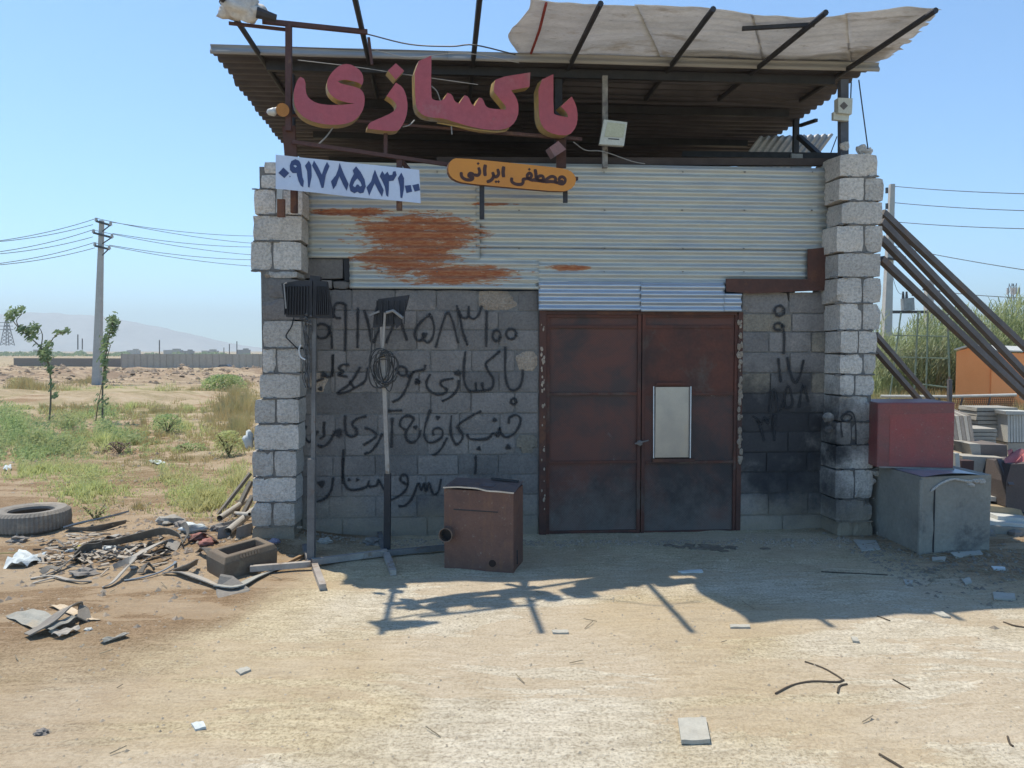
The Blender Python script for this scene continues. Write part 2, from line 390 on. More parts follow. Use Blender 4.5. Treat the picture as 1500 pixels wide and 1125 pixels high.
def blk(parent, x0, x1, y0, y1, xm, ym, v0, v1, mat, seed, rough=.004, gap=.0035, tilt=0):
    """block given by the pixel rectangle it covers on the plane v1; xm: pixel column that fixes heights"""
    u0 = FU(x0, ym, v1); u1 = FU(x1, ym, v1); w1 = FW(xm, y0, v1); w0 = FW(xm, y1, v1)
    rr = random.Random(seed * 7 + 1)
    return block(u0 + gap, u1 - gap, v0, v1 + rr.uniform(-.004, .004), w0 + gap, w1 - gap, mat, rough, seed, tilt + rr.uniform(-.004, .004)).build('concrete_block', mat, parent)
sd = 100
# mortar core behind the front blocks
def core(x0, x1, y0, y1, v0, v1, parent, name='mortar_core', xm=None):
    xm = xm or (x0 + x1) / 2
    u0 = FU(x0, 600, 0); u1 = FU(x1, 600, 0); w1 = FW(xm, y0, 0); w0 = -.15 if y1 is None else FW(xm, y1, 0)
    c = F((u0 + u1) / 2, (v0 + v1) / 2, (w0 + w1) / 2)
    return MB().box(c, EU * (u1 - u0) / 2, EV * (v1 - v0) / 2, EW * (w1 - w0) / 2).build(name, m_mort, parent)
wallL = core(440, 790, 426, None, -.19, -.012, wk, 'block_wall')
rows = [(424, 455, [487, 517, 580, 640, 700, 759, 789], {5: 'p'}), (455, 483, [487, 551, 611, 671, 730, 789], {}), (483, 513, [487, 550, 611, 672, 731, 789], {}),
        (513, 544.5, [465, 508, 570, 631, 691, 754, 789], {6: 'p'}), (544.5, 575, [484, 491, 552, 614, 674, 731, 789], {0: 'p'}), (575, 606, [462, 508, 570, 631, 690, 754, 789], {}),
        (606, 636.5, [491, 553, 614, 673, 732, 789], {}), (636.5, 666.5, [456, 505, 566, 626, 686, 755, 789], {6: 't'}), (666.5, 696, [487, 549, 611, 671, 730, 789], {}),
        (696, 726, [500, 566, 623, 686, 748, 789], {}), (726, 757, [481, 549, 610, 670, 730, 789], {}), (757, 789, [500, 563, 625, 686, 748, 789], {})]
for (y0, y1, js, sp) in rows:
    x0 = 441
    for i, x1 in enumerate(js):
        sd += 1; k = sp.get(i)
        blk(wallL, x0, x1, y0, y1, 610, 600, -.19, 0, {'p': m_pale, 't': m_tan, None: m_block}[k], sd, .003 if not k else .009); x0 = x1
# blocks stepping up beside the tin, left
for (x0, x1, y0, y1) in [(438, 487, 409, 424), (487, 513, 411, 424), (436, 503, 378, 409)]:
    sd += 1; blk(wallL, x0, x1, y0, y1, 480, 400, -.19, 0, m_block, sd)
wallR = core(1085, 1224, 440, None, -.19, -.012, wk, 'block_wall')
rowsR = [(427, 459, [1153, 1223], {}), (459, 486, [1158, 1218], {0: 't'}), (486, 516, [1125, 1187, 1217], {2: 't'}), (516, 546, [1156, 1216], {}),
         (546, 576, [1128, 1188, 1216], {0: 't', 2: 't'}), (576, 605, [1150, 1215], {}), (605, 632, [1131, 1185, 1215], {}), (632, 662, [1155, 1215], {}), (662, 691, [1124, 1183, 1214], {}),
         (691, 722, [1155, 1213], {}), (722, 754, [1128, 1186, 1213], {}), (754, 789, [1149, 1213], {})]
for (y0, y1, js, sp) in rowsR:
    x0 = 1085
    for i, x1 in enumerate(js):
        sd += 1; blk(wallR, x0, x1, y0, y1, 1150, 600, -.19, .004, m_tan if sp.get(i) else m_block, sd, .004); x0 = x1
# piers
PV = .31
def pier(rows, xm, label):
    rows = [(r[0], r[1], ((r[2][0] + 13,) + r[2][1:]) if xm > 800 else (r[2][:-1] + (r[2][-1] - 5,)), *r[3:]) for r in rows]
    u0 = FU(min(r[2][0] for r in rows) + 17, 500, PV); u1 = FU(max(r[2][-1] for r in rows) - 17, 500, PV)
    w1 = FW(xm, rows[0][0] + 8, PV)
    pr = MB().box(F((u0 + u1) / 2, (-.2 + PV - .016) / 2, (w1 - .2) / 2), EU * (u1 - u0) / 2, EV * (PV + .184) / 2, EW * (w1 + .2) / 2).build('block_pier', m_mort, wk)
    pr['label'] = label
    global sd
    for (y0, y1, js, *sp) in rows:
        for i in range(len(js) - 1):
            sd += 1; blk(pr, js[i], js[i + 1], y0, y1, xm, (y0 + y1) / 2, -.2, PV, sp[0] if sp else m_pier, sd, .0055, .002, R.uniform(-.01, .01))
    return pr
pier([(236, 255, (386, 446)), (255, 277, (381, 449)), (277, 315, (371, 404, 449)), (315, 353, (369, 448)), (353, 396, (366, 399, 447)), (396, 408, (392, 441)),
      (408, 437, (390, 443), m_block), (437, 469, (383, 444), m_block), (469, 510, (384, 447)), (510, 547, (383, 405, 446)), (547, 584, (379, 445)), (584, 621, (372, 404, 444)),
      (621, 660, (371, 443)), (660, 699, (368, 401, 440)), (699, 736, (368, 439)), (736, 772, (367, 399, 438)), (772, 812, (368, 437), m_tan)], 405, 'pier of rough grey blocks at the field end of the front')
pierR = pier([(224, 259, (1217, 1287)), (259, 294, (1216, 1267, 1296)), (294, 329, (1219, 1294)), (329, 370, (1212, 1266, 1294)), (370, 406, (1214, 1291)), (406, 444, (1213, 1264, 1292)),
      (444, 484, (1217, 1264, 1291)), (484, 518, (1218, 1258, 1286)), (518, 549, (1217, 1265, 1284)), (549, 580, (1217, 1253, 1282)), (580, 618, (1216, 1282)), (618, 652, (1212, 1248, 1283)),
      (652, 688, (1211, 1281)), (688, 731, (1210, 1252, 1280)), (731, 764, (1211, 1279)), (764, 800, (1213, 1249, 1279), m_tan)], 1250, 'pier of rough grey blocks at the tank end of the front')
# smeared mortar in the pier joints and crumbled lumps
def lump(mb, c, r, seed=0, sq=(1, 1, 1), n=6, amp=.35):
    o = len(mb.v)
    for j in range(n + 1):
        th = math.pi * j / n
        for i in range(n * 2):
            ph = math.pi * i / n; d = Vector((math.sin(th) * math.cos(ph), math.sin(th) * math.sin(ph), math.cos(th)))
            k = r * (1 + amp * 1.4 * mnoise.noise(d * 1.7 + Vector((seed * 3.1, seed, 0))))
            mb.v.append((c[0] + d.x * k * sq[0], c[1] + d.y * k * sq[1], c[2] + d.z * k * sq[2]))
    for j in range(n):
        for i in range(n * 2):
            a = o + j * n * 2 + i; b = o + j * n * 2 + (i + 1) % (n * 2); mb.f.append((a, b, b + n * 2, a + n * 2))
    return mb
for (xs_, yl, par) in (((372, 440), (277, 315, 353, 396, 510, 547, 584, 621, 660, 699, 736, 772), wk), ((1217, 1284), (259, 294, 329, 370, 406, 444, 484, 518, 549, 580, 618, 652, 688, 731, 764), pierR)):
    mb = MB(); r5 = random.Random(len(yl))
    for y in yl:
        for _ in range(7):
            lump(mb, PF(r5.uniform(*xs_), y + r5.uniform(-.8, .8), PV + .001), r5.uniform(.006, .016), int(y) + _, (r5.uniform(1.2, 3.2), .35, .8), 4)
    o = mb.build('mortar_smear', m_mort, par); o['kind'] = 'stuff'
for i, (x, y, r) in enumerate([(1238, 214, .045), (1262, 219, .05), (1272, 222, .04), (1213, 612, .05), (1214, 628, .035), (1284, 692, .045), (1278, 705, .03), (1240, 615, .03), (1216, 800, .05), (392, 403, .03), (1290, 780, .04), (1250, 655, .03)]):
    lump(MB(), PF(x, y, PV - .02 if y > 230 else .2), r, i, (1.1, .5, .9)).build('mortar_lump', m_pale if i == 9 else m_pier, pierR if x > 800 else wk)
# mortar drips beside the door
mb = MB(); rr = random.Random(3)
for i in range(46):
    y = 470 + rr.random() ** 1.2 * 210; lump(mb, PF(1084 + rr.uniform(-2.5, 2.5), y, .012), rr.uniform(.008, .022), i, (1, .5, 1.6), 4)
mb.build('mortar_squeeze', m_pale, wk)
mb = MB()
for i in range(40):
    y = 475 + rr.random() * 285; lump(mb, PF(795 + rr.uniform(-2, 3), y, .022), rr.uniform(.004, .012), i, (1, .4, 1.8), 4)
mb.build('mortar_squeeze', m_pale, wk)

# --- corrugated iron
def sheetmat(name, a, b, rust=None, rustc=((.27, .078, .035), (.37, .175, .095)), metal=.35, rough=.5, streak=(1.2, 1.2, 14)):
    m, nt, p = newmat(name); co = coords(nt); cs = coords(nt, streak)
    col = mix(nt, ramp(nt, noisef(nt, cs, 1.3, 6, .65), .35, .65), a, b)
    col = mix(nt, .4, col, ramp(nt, noisef(nt, coords(nt, (3, 3, 60)), 1.0, 4, .7), .3, .7, (.6, .6, .6), (1.1, 1.1, 1.08)), 'MULTIPLY')
    rg = rough
    if rust:
        sp = node(nt, 'ShaderNodeSeparateXYZ'); nt.links.new(co, sp.inputs[0]); tot = None
        for (sx, sz, rx, rz) in rust:
            dx = mth(nt, 'DIVIDE', mth(nt, 'SUBTRACT', sp.outputs[0], sx), rx); dz = mth(nt, 'DIVIDE', mth(nt, 'SUBTRACT', sp.outputs[2], sz), rz)
            g = mth(nt, 'SUBTRACT', 1.0, mth(nt, 'ADD', mth(nt, 'MULTIPLY', dx, dx), mth(nt, 'MULTIPLY', dz, dz)))
            tot = g if tot is None else mth(nt, 'MAXIMUM', tot, g)
        nn = noisef(nt, coords(nt, (1.8, 1.8, 11)), 1.7, 9, .75, .35)
        nf = noisef(nt, coords(nt, (7, 7, 40)), 2.0, 4, .7)
        s = mth(nt, 'ADD', tot, mth(nt, 'ADD', mth(nt, 'MULTIPLY', mth(nt, 'SUBTRACT', nn, .5), 5.0), mth(nt, 'MULTIPLY', mth(nt, 'SUBTRACT', nf, .5), 2.6)))
        k1 = ramp(nt, s, 0, .38); k0 = ramp(nt, s, -1.2, .1)
        rc = mix(nt, ramp(nt, nf, .4, .6), rustc[0], rustc[1])
        col = mix(nt, mth(nt, 'MULTIPLY', k0, .65), col, (.46, .36, .25)); col = mix(nt, k1, col, rc)
        r_ = mix(nt, k1, (rough,) * 3, (.95,) * 3); nt.links.new(r_, p.inputs['Roughness'])
        mt = mth(nt, 'MULTIPLY', mth(nt, 'SUBTRACT', 1.0, k1), metal); nt.links.new(mt, p.inputs['Metallic'])
    else: p.inputs['Metallic'].default_value = metal; p.inputs['Roughness'].default_value = rough
    nt.links.new(col, p.inputs['Base Color'])
    nt.links.new(bumpn(nt, noisef(nt, co, 40, 4, .7), .0015), p.inputs['Normal']); return m
def corr(c0, du, dv, nrm, pitch, amp, th=.0025, nseg=8, nlen=14, wob=.010, shape='sine', trim=None, seed=0):
    """corrugated sheet from corner c0: ridges run along du, waves step along dv"""
    c0, du, dv, nrm = Vector(c0), Vector(du), Vector(dv), Vector(nrm).normalized()
    L = dv.length; nw = max(2, int(L / pitch * nseg)); mb = MB()
    def prof(s):
        ph = (s * L / pitch) % 1
        if shape == 'sine': return amp * math.sin(2 * math.pi * ph)
        return amp * max(-1, min(1, 2.2 * math.sin(2 * math.pi * ph)))
    def fn(off):
        def f(t, s):
            if trim: t = trim(t, s)
            q = c0 + du * t + dv * s
            q += nrm * (prof(s) + off + wob * mnoise.noise(Vector((t * du.length * 1.1 + seed, s * L * 1.3, seed))))
            return q
        return f
    a = len(mb.v); mb.grid(fn(0), nlen, nw); b = len(mb.v); mb.grid(fn(-th), nlen, nw)
    n = nlen + 1
    for i in range(nlen):
        mb.f.append((a + i, a + i + 1, b + i + 1, b + i)); q = nw * n; mb.f.append((a + q + i, b + q + i, b + q + i + 1, a + q + i + 1))
    for j in range(nw):
        mb.f.append((a + j * n, b + j * n, b + (j + 1) * n, a + (j + 1) * n)); mb.f.append((a + j * n + nlen, a + (j + 1) * n + nlen, b + (j + 1) * n + nlen, b + j * n + nlen))
    return mb
def wkl(px, py, v=0): return PF(px, py, v) - wk.location
q = wkl(615, 345); q2 = wkl(665, 402); q3 = wkl(830, 392); q4 = wkl(520, 312); q5 = wkl(720, 300); q6 = wkl(700, 345)
RUST = [(q.x, q.z, .62, .21), (q2.x, q2.z, .62, .10), (q3.x, q3.z, .20, .035), (q4.x, q4.z, .4, .04), (q5.x, q5.z, .2, .02), (wkl(600, 375).x, wkl(600, 380).z, .5, .16)]
m_tin = sheetmat('galvanised_tin', (.52, .52, .46), (.42, .44, .45), RUST)
m_tinb = sheetmat('newer_galvanised_tin', (.50, .54, .60), (.40, .46, .54), None, metal=.6, rough=.36)
def fsheet(x0, x1, y0, y1, v, mat, pitch=.0745, amp=.0125, seed=0, xm=750):
    u0 = FU(x0, 400, v); u1 = FU(x1, 400, v); w1 = FW(xm, y0, v); w0 = FW(xm, y1, v)
    return corr(F(u0, v, w0), EU * (u1 - u0), EW * (w1 - w0), EV, pitch, amp, seed=seed, nlen=30).build('tin_sheet', mat, wk, smooth=True)
fsheet(450, 703, 239, 379, .030, m_tin, seed=1, xm=600)
fsheet(512, 789, 376.5, 423, .030, m_tin, seed=2, xm=600)
fsheet(698, 1210, 240.5, 364, .022, m_tin, seed=3, xm=900)
fsheet(698, 1194, 361.5, 416, .016, m_tin, seed=4, xm=900)
fsheet(789, 941, 412, 455, .040, m_tinb, seed=5, amp=.011, xm=860)
fsheet(939, 1062, 414, 457, .048, m_tinb, seed=6, amp=.011, xm=1000); fsheet(1060, 1087, 430, 457, .048, m_tinb, seed=7, amp=.011, xm=1075)
mb = MB()                                                # screws along the tin
for x in (470, 560, 640, 760, 885, 1000, 1090, 1190):
    for y in (252, 308, 364, 398):
        if not (x > 1180 and y > 360): mb.tube([PF(x + R.uniform(-2, 2), y, .03), PF(x, y, .05)], .006, 6)
o = mb.build('screws', M('screw', (.2, .19, .18)), wk); o['kind'] = 'stuff'
m_rustp = M('rusty_plate', (.115, .052, .038), (.075, .040, .034), (.16, .07, .04), sc=4, fine=40, rough=.75, bump=.002)
m_dark = M('dark_steel', (.045, .043, .048), (.03, .03, .034), sc=9, rough=.6)
m_steel = M('brown_primer_steel', (.105, .052, .046), (.075, .042, .04), (.16, .09, .06), sc=7, fine=50, rough=.7)
def fplate(poly, v, th, name, mat, parent=wk):
    return MB().prism([PF(x, y, v) for x, y in poly], EV * -th).build(name, mat, parent)
fplate([(1063, 408), (1183, 409), (1183, 365), (1213, 362), (1215, 425), (1100, 430), (1064, 427)], .062, .004, 'iron_plate', m_rustp)
fplate([(503, 376), (513, 376), (514, 411), (505, 411)], .004, .02, 'gap_board', m_dark)

# --- door
m_door = M('rust_brown_door', (.140, .052, .036), (.070, .040, .034), (.115, .085, .07), sc=3.2, fine=40, rough=.75, bump=.001)
def meshmat():
    m, nt, p = newmat('perforated_panel'); co = coords(nt)
    base = mix(nt, ramp(nt, noisef(nt, co, 2.0, 8, .7, .4), .40, .60), (.150, .052, .034), (.070, .042, .036))
    base = mix(nt, mth(nt, 'MULTIPLY', ramp(nt, noisef(nt, co, 1.1, 7, .7, .6), .50, .64), .8), base, (.028, .026, .027))
    sp0 = node(nt, 'ShaderNodeSeparateXYZ'); nt.links.new(co, sp0.inputs[0])
    low = mth(nt, 'SUBTRACT', mth(nt, 'MULTIPLY', noisef(nt, co, 6, 7, .75), 1.5), sp0.outputs[2])
    base = mix(nt, mth(nt, 'MULTIPLY', ramp(nt, low, .2, .75), .6), base, (.19, .17, .15))
    base = mix(nt, ramp(nt, noisef(nt, coords(nt, (1.5, 1.5, 1)), 3.2, 7, .75, .5), .64, .72), base, (.20, .19, .17))
    sp = node(nt, 'ShaderNodeSeparateXYZ'); nt.links.new(coords(nt, (1, 1, 1), rot=(0, 0, -AL)), sp.inputs[0])
    k = 2 * math.pi / .0165
    a = mth(nt, 'SINE', mth(nt, 'MULTIPLY', sp.outputs[0], k)); b = mth(nt, 'SINE', mth(nt, 'MULTIPLY', sp.outputs[2], k))
    h = ramp(nt, mth(nt, 'MULTIPLY', a, b), .15, .45)
    col = mix(nt, mth(nt, 'MULTIPLY', h, .75), base, (.012, .012, .015))
    col = mix(nt, ramp(nt, mth(nt, 'MULTIPLY', mth(nt, 'MULTIPLY', a, b), -1), .5, .8), col, mix(nt, .5, base, (.17, .13, .12)))
    nt.links.new(col, p.inputs['Base Color']); p.inputs['Roughness'].default_value = .75; return m
m_perf = meshmat()
def fbox(x0, y0, x1, y1, v0, v1, name, mat, parent, ym=None, xm=None):
    ym = ym or (y0 + y1) / 2; xm = xm or (x0 + x1) / 2
    u0 = FU(x0, ym, v1); u1 = FU(x1, ym, v1); w1 = FW(xm, y0, v1); w0 = FW(xm, y1, v1)
    return MB().box(F((u0 + u1) / 2, (v0 + v1) / 2, (w0 + w1) / 2), EU * (u1 - u0) / 2, EV * (v1 - v0) / 2, EW * (w1 - w0) / 2).build(name, mat, parent)
DV = -.02
frame = fbox(790, 455, 800, 787, -.08, .018, 'door_frame', m_rustp, wk)
fbox(1080, 457, 1086.5, 787, -.08, .008, 'frame_post', m_rustp, frame); fbox(800, 456, 1080, 461, -.08, .01, 'frame_head', m_rustp, frame)
for (x0, x1) in ((800, 938.5), (940, 1080)):
    leaf = fbox(x0, 461, x1, 784, DV - .012, DV - .006, 'door_leaf', m_perf, wk)
    if x0 > 900: leaf['label'] = 'door leaf with the bare metal hatch'
    e = 5
    fbox(x0, 461, x0 + e, 784, DV - .004, DV + .016, 'stile', m_door, leaf); fbox(x1 - e, 461, x1, 784, DV - .004, DV + .016, 'stile', m_door, leaf)
    for y in (463, 478.5, 577, 677, 779):
        fbox(x0 + e, y - 2, x1 - e, y + 2, DV - .004, DV + .013, 'rail', m_door, leaf)
    if x0 > 900:
        fbox(x0 + e, 480.5, x1 - e, 575, DV - .004, DV + .004, 'plain_panel', m_door, leaf)
        hat = fbox(960, 567, 1010, 670, DV, DV + .03, 'hatch', M('bare_metal_hatch', (.36, .34, .32), (.28, .27, .265), (.33, .29, .25), sc=3, fine=90, rough=.38, metal=.85, speck=.06, bump=.0003), wk)
        MB().bar(PF(957.5, 566, .03), PF(957.5, 671, .03), .010).build('hatch_edge', m_tinb, hat); MB().bar(PF(1012, 566, .03), PF(1011, 671, .03), .010).build('hatch_edge', m_tinb, hat)
        MB().bar(PF(962, 562, .02), PF(1003, 562, .02), .02).build('hinge', m_door, hat); fbox(956, 672, 1018, 677, DV, DV + .03, 'ledge', m_rustp, hat)
        mb = MB(); lump(mb, PF(937, 649, .02), .035, 4, (1, .4, .7), 5); mb.bar(PF(930, 650, .03), PF(950, 645, .03), .012); mb.build('latch', M('latch_metal', (.2, .18, .17)), wk)
# --- roof
ZR = 4.50
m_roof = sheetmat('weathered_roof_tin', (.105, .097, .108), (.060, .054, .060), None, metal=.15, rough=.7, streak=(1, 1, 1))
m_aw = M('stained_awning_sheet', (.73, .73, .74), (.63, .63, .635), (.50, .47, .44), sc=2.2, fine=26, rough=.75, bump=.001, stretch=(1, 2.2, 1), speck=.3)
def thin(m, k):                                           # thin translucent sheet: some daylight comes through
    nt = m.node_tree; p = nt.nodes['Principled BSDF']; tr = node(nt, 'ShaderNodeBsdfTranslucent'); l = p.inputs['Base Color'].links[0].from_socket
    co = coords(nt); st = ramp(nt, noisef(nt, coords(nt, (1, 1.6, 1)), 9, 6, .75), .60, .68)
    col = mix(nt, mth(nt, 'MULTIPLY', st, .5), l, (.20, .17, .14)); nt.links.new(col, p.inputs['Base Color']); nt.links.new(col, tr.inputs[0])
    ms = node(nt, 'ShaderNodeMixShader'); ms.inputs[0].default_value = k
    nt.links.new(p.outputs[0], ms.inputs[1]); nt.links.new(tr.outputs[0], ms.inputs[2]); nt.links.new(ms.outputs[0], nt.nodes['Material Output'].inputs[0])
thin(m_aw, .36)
pl = PZ(310, 72, ZR); pr_ = PZ(1290, 95, ZR)
uL = (pl - FO).dot(EU); uR = (pr_ - FO).dot(EU); vF = ((pl - FO).dot(EV) + (pr_ - FO).dot(EV)) / 2
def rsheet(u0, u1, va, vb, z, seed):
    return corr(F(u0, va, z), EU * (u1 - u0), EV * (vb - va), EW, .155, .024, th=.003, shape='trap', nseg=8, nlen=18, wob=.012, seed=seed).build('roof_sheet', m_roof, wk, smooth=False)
k = 0
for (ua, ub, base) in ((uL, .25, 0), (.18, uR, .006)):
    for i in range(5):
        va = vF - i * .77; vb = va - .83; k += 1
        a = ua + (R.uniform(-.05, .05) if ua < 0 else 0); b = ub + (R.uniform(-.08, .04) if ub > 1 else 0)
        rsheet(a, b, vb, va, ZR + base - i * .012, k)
# steel under the roof
def pz(x, y, z=ZR - .05): return PZ(x, y, z)
m_redge = sheetmat('lit_roof_edge', (.36, .34, .32), (.28, .27, .26), None, metal=.15, rough=.7)  # added pale strip: light on the roof's front edge, put into its colour
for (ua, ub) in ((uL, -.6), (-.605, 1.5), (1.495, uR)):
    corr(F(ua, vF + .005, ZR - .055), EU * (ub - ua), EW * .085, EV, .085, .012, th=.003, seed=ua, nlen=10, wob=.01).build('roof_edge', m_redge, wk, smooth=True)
for v in (vF - .18, vF - 1.2, vF - 2.4, vF - 3.5):
    MB().bar(F(uL + .45, v, ZR - .085), F(uR - .35, v, ZR - .085), .05, .08).build('roof_beam', m_dark, wk)
rods = [((322, -8), (398, 108)), ((519, -6), (541, 92)), ((703, -6), (692, 100)), ((880, 5), (835, 96)), ((1045, 13), (983, 97)), ((1210, 18), (1113, 98)), ((1371, 15), (1245, 100))]
for (a, b) in rods:
    A = pz(*a, z=ZR - .02); B_ = pz(*b, z=ZR - .045); B_ = B_ + (B_ - A).normalized() * .9
    B_.z = ZR - .055
    MB().tube([A, B_], .024, 8).build('roof_rod', m_dark, wk)
MB().bar(pz(1087, 42, ZR), pz(1193, 36, ZR), .03).build('roof_rod', m_dark, wk)
# awning sheets, lying on the rods in front of the roof
FE = [(773, -1), (820, 4), (890, 6), (960, 9), (1040, 14), (1100, 22), (1160, 25), (1210, 23), (1270, 17), (1330, 13), (1377, 11)]
BE = [(757, 97), (840, 99), (930, 94), (1000, 98), (1060, 95), (1120, 99), (1170, 103), (1230, 99), (1262, 95), (1280, 93), (1292, 91)]
ZA = ZR + .045
FP = [PZ(x, y, ZA) for x, y in FE]; BP = [PZ(x, y, ZA) for x, y in BE]
def lerpL(P, t):
    k = max(0, min(t * (len(P) - 1), len(P) - 1.0001)); i = int(k); return P[i].lerp(P[i + 1], k - i)
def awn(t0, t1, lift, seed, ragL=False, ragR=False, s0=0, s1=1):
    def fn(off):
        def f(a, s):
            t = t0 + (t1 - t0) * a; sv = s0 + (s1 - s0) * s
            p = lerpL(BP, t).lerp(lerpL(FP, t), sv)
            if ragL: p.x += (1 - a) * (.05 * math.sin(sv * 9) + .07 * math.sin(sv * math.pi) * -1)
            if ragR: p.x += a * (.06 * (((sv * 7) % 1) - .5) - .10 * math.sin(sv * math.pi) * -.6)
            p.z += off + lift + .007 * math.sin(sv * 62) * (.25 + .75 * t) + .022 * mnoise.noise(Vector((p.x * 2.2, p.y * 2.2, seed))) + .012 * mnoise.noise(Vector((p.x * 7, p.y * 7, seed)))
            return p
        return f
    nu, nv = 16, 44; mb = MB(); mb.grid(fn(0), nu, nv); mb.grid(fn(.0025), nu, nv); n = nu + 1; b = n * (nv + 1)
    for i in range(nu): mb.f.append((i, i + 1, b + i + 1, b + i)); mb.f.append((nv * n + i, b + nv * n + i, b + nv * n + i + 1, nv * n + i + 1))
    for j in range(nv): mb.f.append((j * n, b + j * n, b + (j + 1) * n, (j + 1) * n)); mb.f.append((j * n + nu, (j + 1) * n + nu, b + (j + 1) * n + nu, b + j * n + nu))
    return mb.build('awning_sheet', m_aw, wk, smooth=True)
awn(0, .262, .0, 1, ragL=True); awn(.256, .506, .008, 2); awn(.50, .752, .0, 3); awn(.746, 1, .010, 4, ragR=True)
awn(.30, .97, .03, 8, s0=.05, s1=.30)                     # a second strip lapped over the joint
pq = [pz(800, 5, ZR + .03), pz(790, 45, ZR + .03), pz(778, 78, ZR + .03)]
MB().tube(pq, .012, 6).build('red_strip', M('red_paint', (.32, .06, .05)), wk)
# posts between wall and roof
def post(px, y0, y1, v, wd, mat, name='roof_post'):
    return MB().bar(PF(px, y0, v), PF(px, y1, v), wd).build(name, mat, wk)
m_palepost = M('flaking_paint_post', (.30, .28, .25), (.12, .11, .11), (.09, .06, .05), sc=12, fine=50)
post(886, 112, 246, .12, .05, m_palepost); 
post(1235, 118, 232, .10, .075, M('grey_painted_post', (.12, .13, .16), (.09, .10, .12)))
post(818, 108, 240, -.05, .07, m_dark); post(426, 110, 245, .0, .07, m_dark)
for (x, v, y0) in ((1165, -1.4, 172), (1112, -2.3, 195)): 
    a = PF(x, 240, v); a.z = 3.2; b = a.copy(); b.z = ZR - .03; MB().bar(a, b, .06).build('roof_post', m_dark, wk)
MB().bar(PF(640, 236, -.03), PF(1232, 238, -.06), .05, .07).build('wall_beam', M('beam_iron', (.07, .055, .05)), wk)
MB().bar(PF(1000, 226, -1.2), PF(1240, 229, -.3), .05, .06).build('wall_beam', m_dark, wk)
MB().bar(PF(1170, 200, -1.2), PF(1212, 238, -.5), .05).build('roof_brace', m_dark, wk); MB().bar(PF(1172, 184, -1.3), PF(1196, 176, -1.0), .035).build('roof_brace', m_dark, wk)
# back and side walls of the shed
bw = MB()
def slab(mb, ua, va, ub, vb, w0, w1, t=.19):
    a = F(ua, va, 0); b = F(ub, vb, 0); d = (b - a).normalized(); n = Vector((-d.y, d.x, 0))
    return mb.box((a + b) / 2 + Vector((0, 0, (w0 + w1) / 2)), (b - a) / 2, n * t / 2, EW * (w1 - w0) / 2)
slab(MB(), uL + .55, -3.6, uR - .55, -3.6, -.2, 4.4).build('rear_wall', m_mort, wk)
slab(MB(), uL + .62, -.3, uL + .62, -3.45, -.2, 3.45).build('side_wall', m_mort, wk); slab(MB(), uR - .66, -.3, uR - .66, -3.45, -.2, 3.3).build('side_wall', m_mort, wk)
m_leanp = sheetmat('loose_tin', (.40, .40, .40), (.30, .30, .31), None, metal=.2, rough=.6)
a0 = PF(1068, 247, -1.7); lean = corr(a0 - Vector((.1, 0, .25)), Vector((.42, -.1, .60)), Vector((1.02, .3, .12)), (0, -1, .2), .10, .018, nlen=10, seed=3).build('tin_sheet', m_leanp, wk, smooth=True); lean['label'] = 'loose tin sheet leaning under the roof edge'
ob = PF(1205, 246, -.35)
MB().prism([PF(x, y, -.5) for x, y in ((1160, 225), (1186, 226), (1190, 242), (1186, 252), (1160, 252))], EV * -.03).build('board_scrap', M('pale_board', (.36, .34, .32)), wk)

# ================================================================== SIGN FRAME, LETTERS, BANNER, NAME PLATE (one plane, left end nearer the yard)
SA = PY(423, 300, 6.12); SB = PY(850, 300, 7.0); SD = (SB - SA); SD.z = 0; SD.normalize(); SN = Vector((SD.y, -SD.x, 0))   # SN looks at the yard
def PS(px, py, off=0): return PP(px, py, SA + SN * off, SN)
def Z(x0, y0, s, pts): return [(x0 + x / s, y0 + y / s) for x, y in pts]
sf = thing('sign_frame', PS(423, 240), 'rusty angle iron frame standing out from the left roof corner and carrying the signs', 'metal frame')
def sbar(a, b, wd, off=-.06, mat=None, name='frame_bar', ht=None): return MB().bar(PS(*a, off), PS(*b, off), wd, ht).build(name, mat or m_steel, sf)
sbar((423, 37), (423, 192), .045); sbar((384, 31), (538, 47), .035); sbar((428, 208), (655, 241), .03, -.055); sbar((655, 241), (846, 262), .03, -.055)
sbar((700, 192), (852, 204), .03, -.12); sbar((565, 196), (565, 226), .03); sbar((585, 229), (585, 308), .045, -.075)
sbar((388, 166), (700, 192), .02, -.16); sbar((423, 185), (427, 236), .10, -.1, m_rustp, 'frame_plate', .03)
sbar((412, 292), (412, 318), .06, -.15, m_rustp, 'frame_plate', .03); sbar((822, 205), (822, 246), .09, -.12, m_rustp, 'frame_plate', .04)
sbar((431, 268), (431, 312), .05, -.2, m_rustp); 
for a, b in (((540, 55), (545, 95)), ((423, 44), (335, 34))): sbar(a, b, .022, -.1)
# frame stays back to the roof edge
for x, y in ((585, 232),):
    a = PS(x, y, -.08); b = a + Vector((.03, .5, 0)); MB().bar(a, b, .03).build('frame_stay', m_steel, sf)
m_red = M('faded_red_acrylic', (.42, .095, .115), (.36, .095, .12), (.37, .15, .16), sc=3.5, fine=22, rough=.6, bump=0, speck=.32)
m_gold = M('yellow_letter_edge', (.46, .30, .09), (.30, .22, .12), (.33, .31, .28), sc=5, fine=30, rough=.5)
ls = thing('letter_sign', PS(640, 150), 'row of large faded red raised letters with yellow edges across the roof front', 'sign letters')
def smoothpoly(P, k=.25):
    out = []
    n = len(P)
    for i in range(n):                                  # round only the blunt corners
        a, b, c = Vector(P[i - 1]), Vector(P[i]), Vector(P[(i + 1) % n])
        ang = (a - b).angle(c - b) if (a - b).length > 0 and (c - b).length > 0 else 3
        if ang > 1.9: out += [tuple(b.lerp(a, k)), tuple(b.lerp(c, k))]
        else: out.append(tuple(b))
    return out
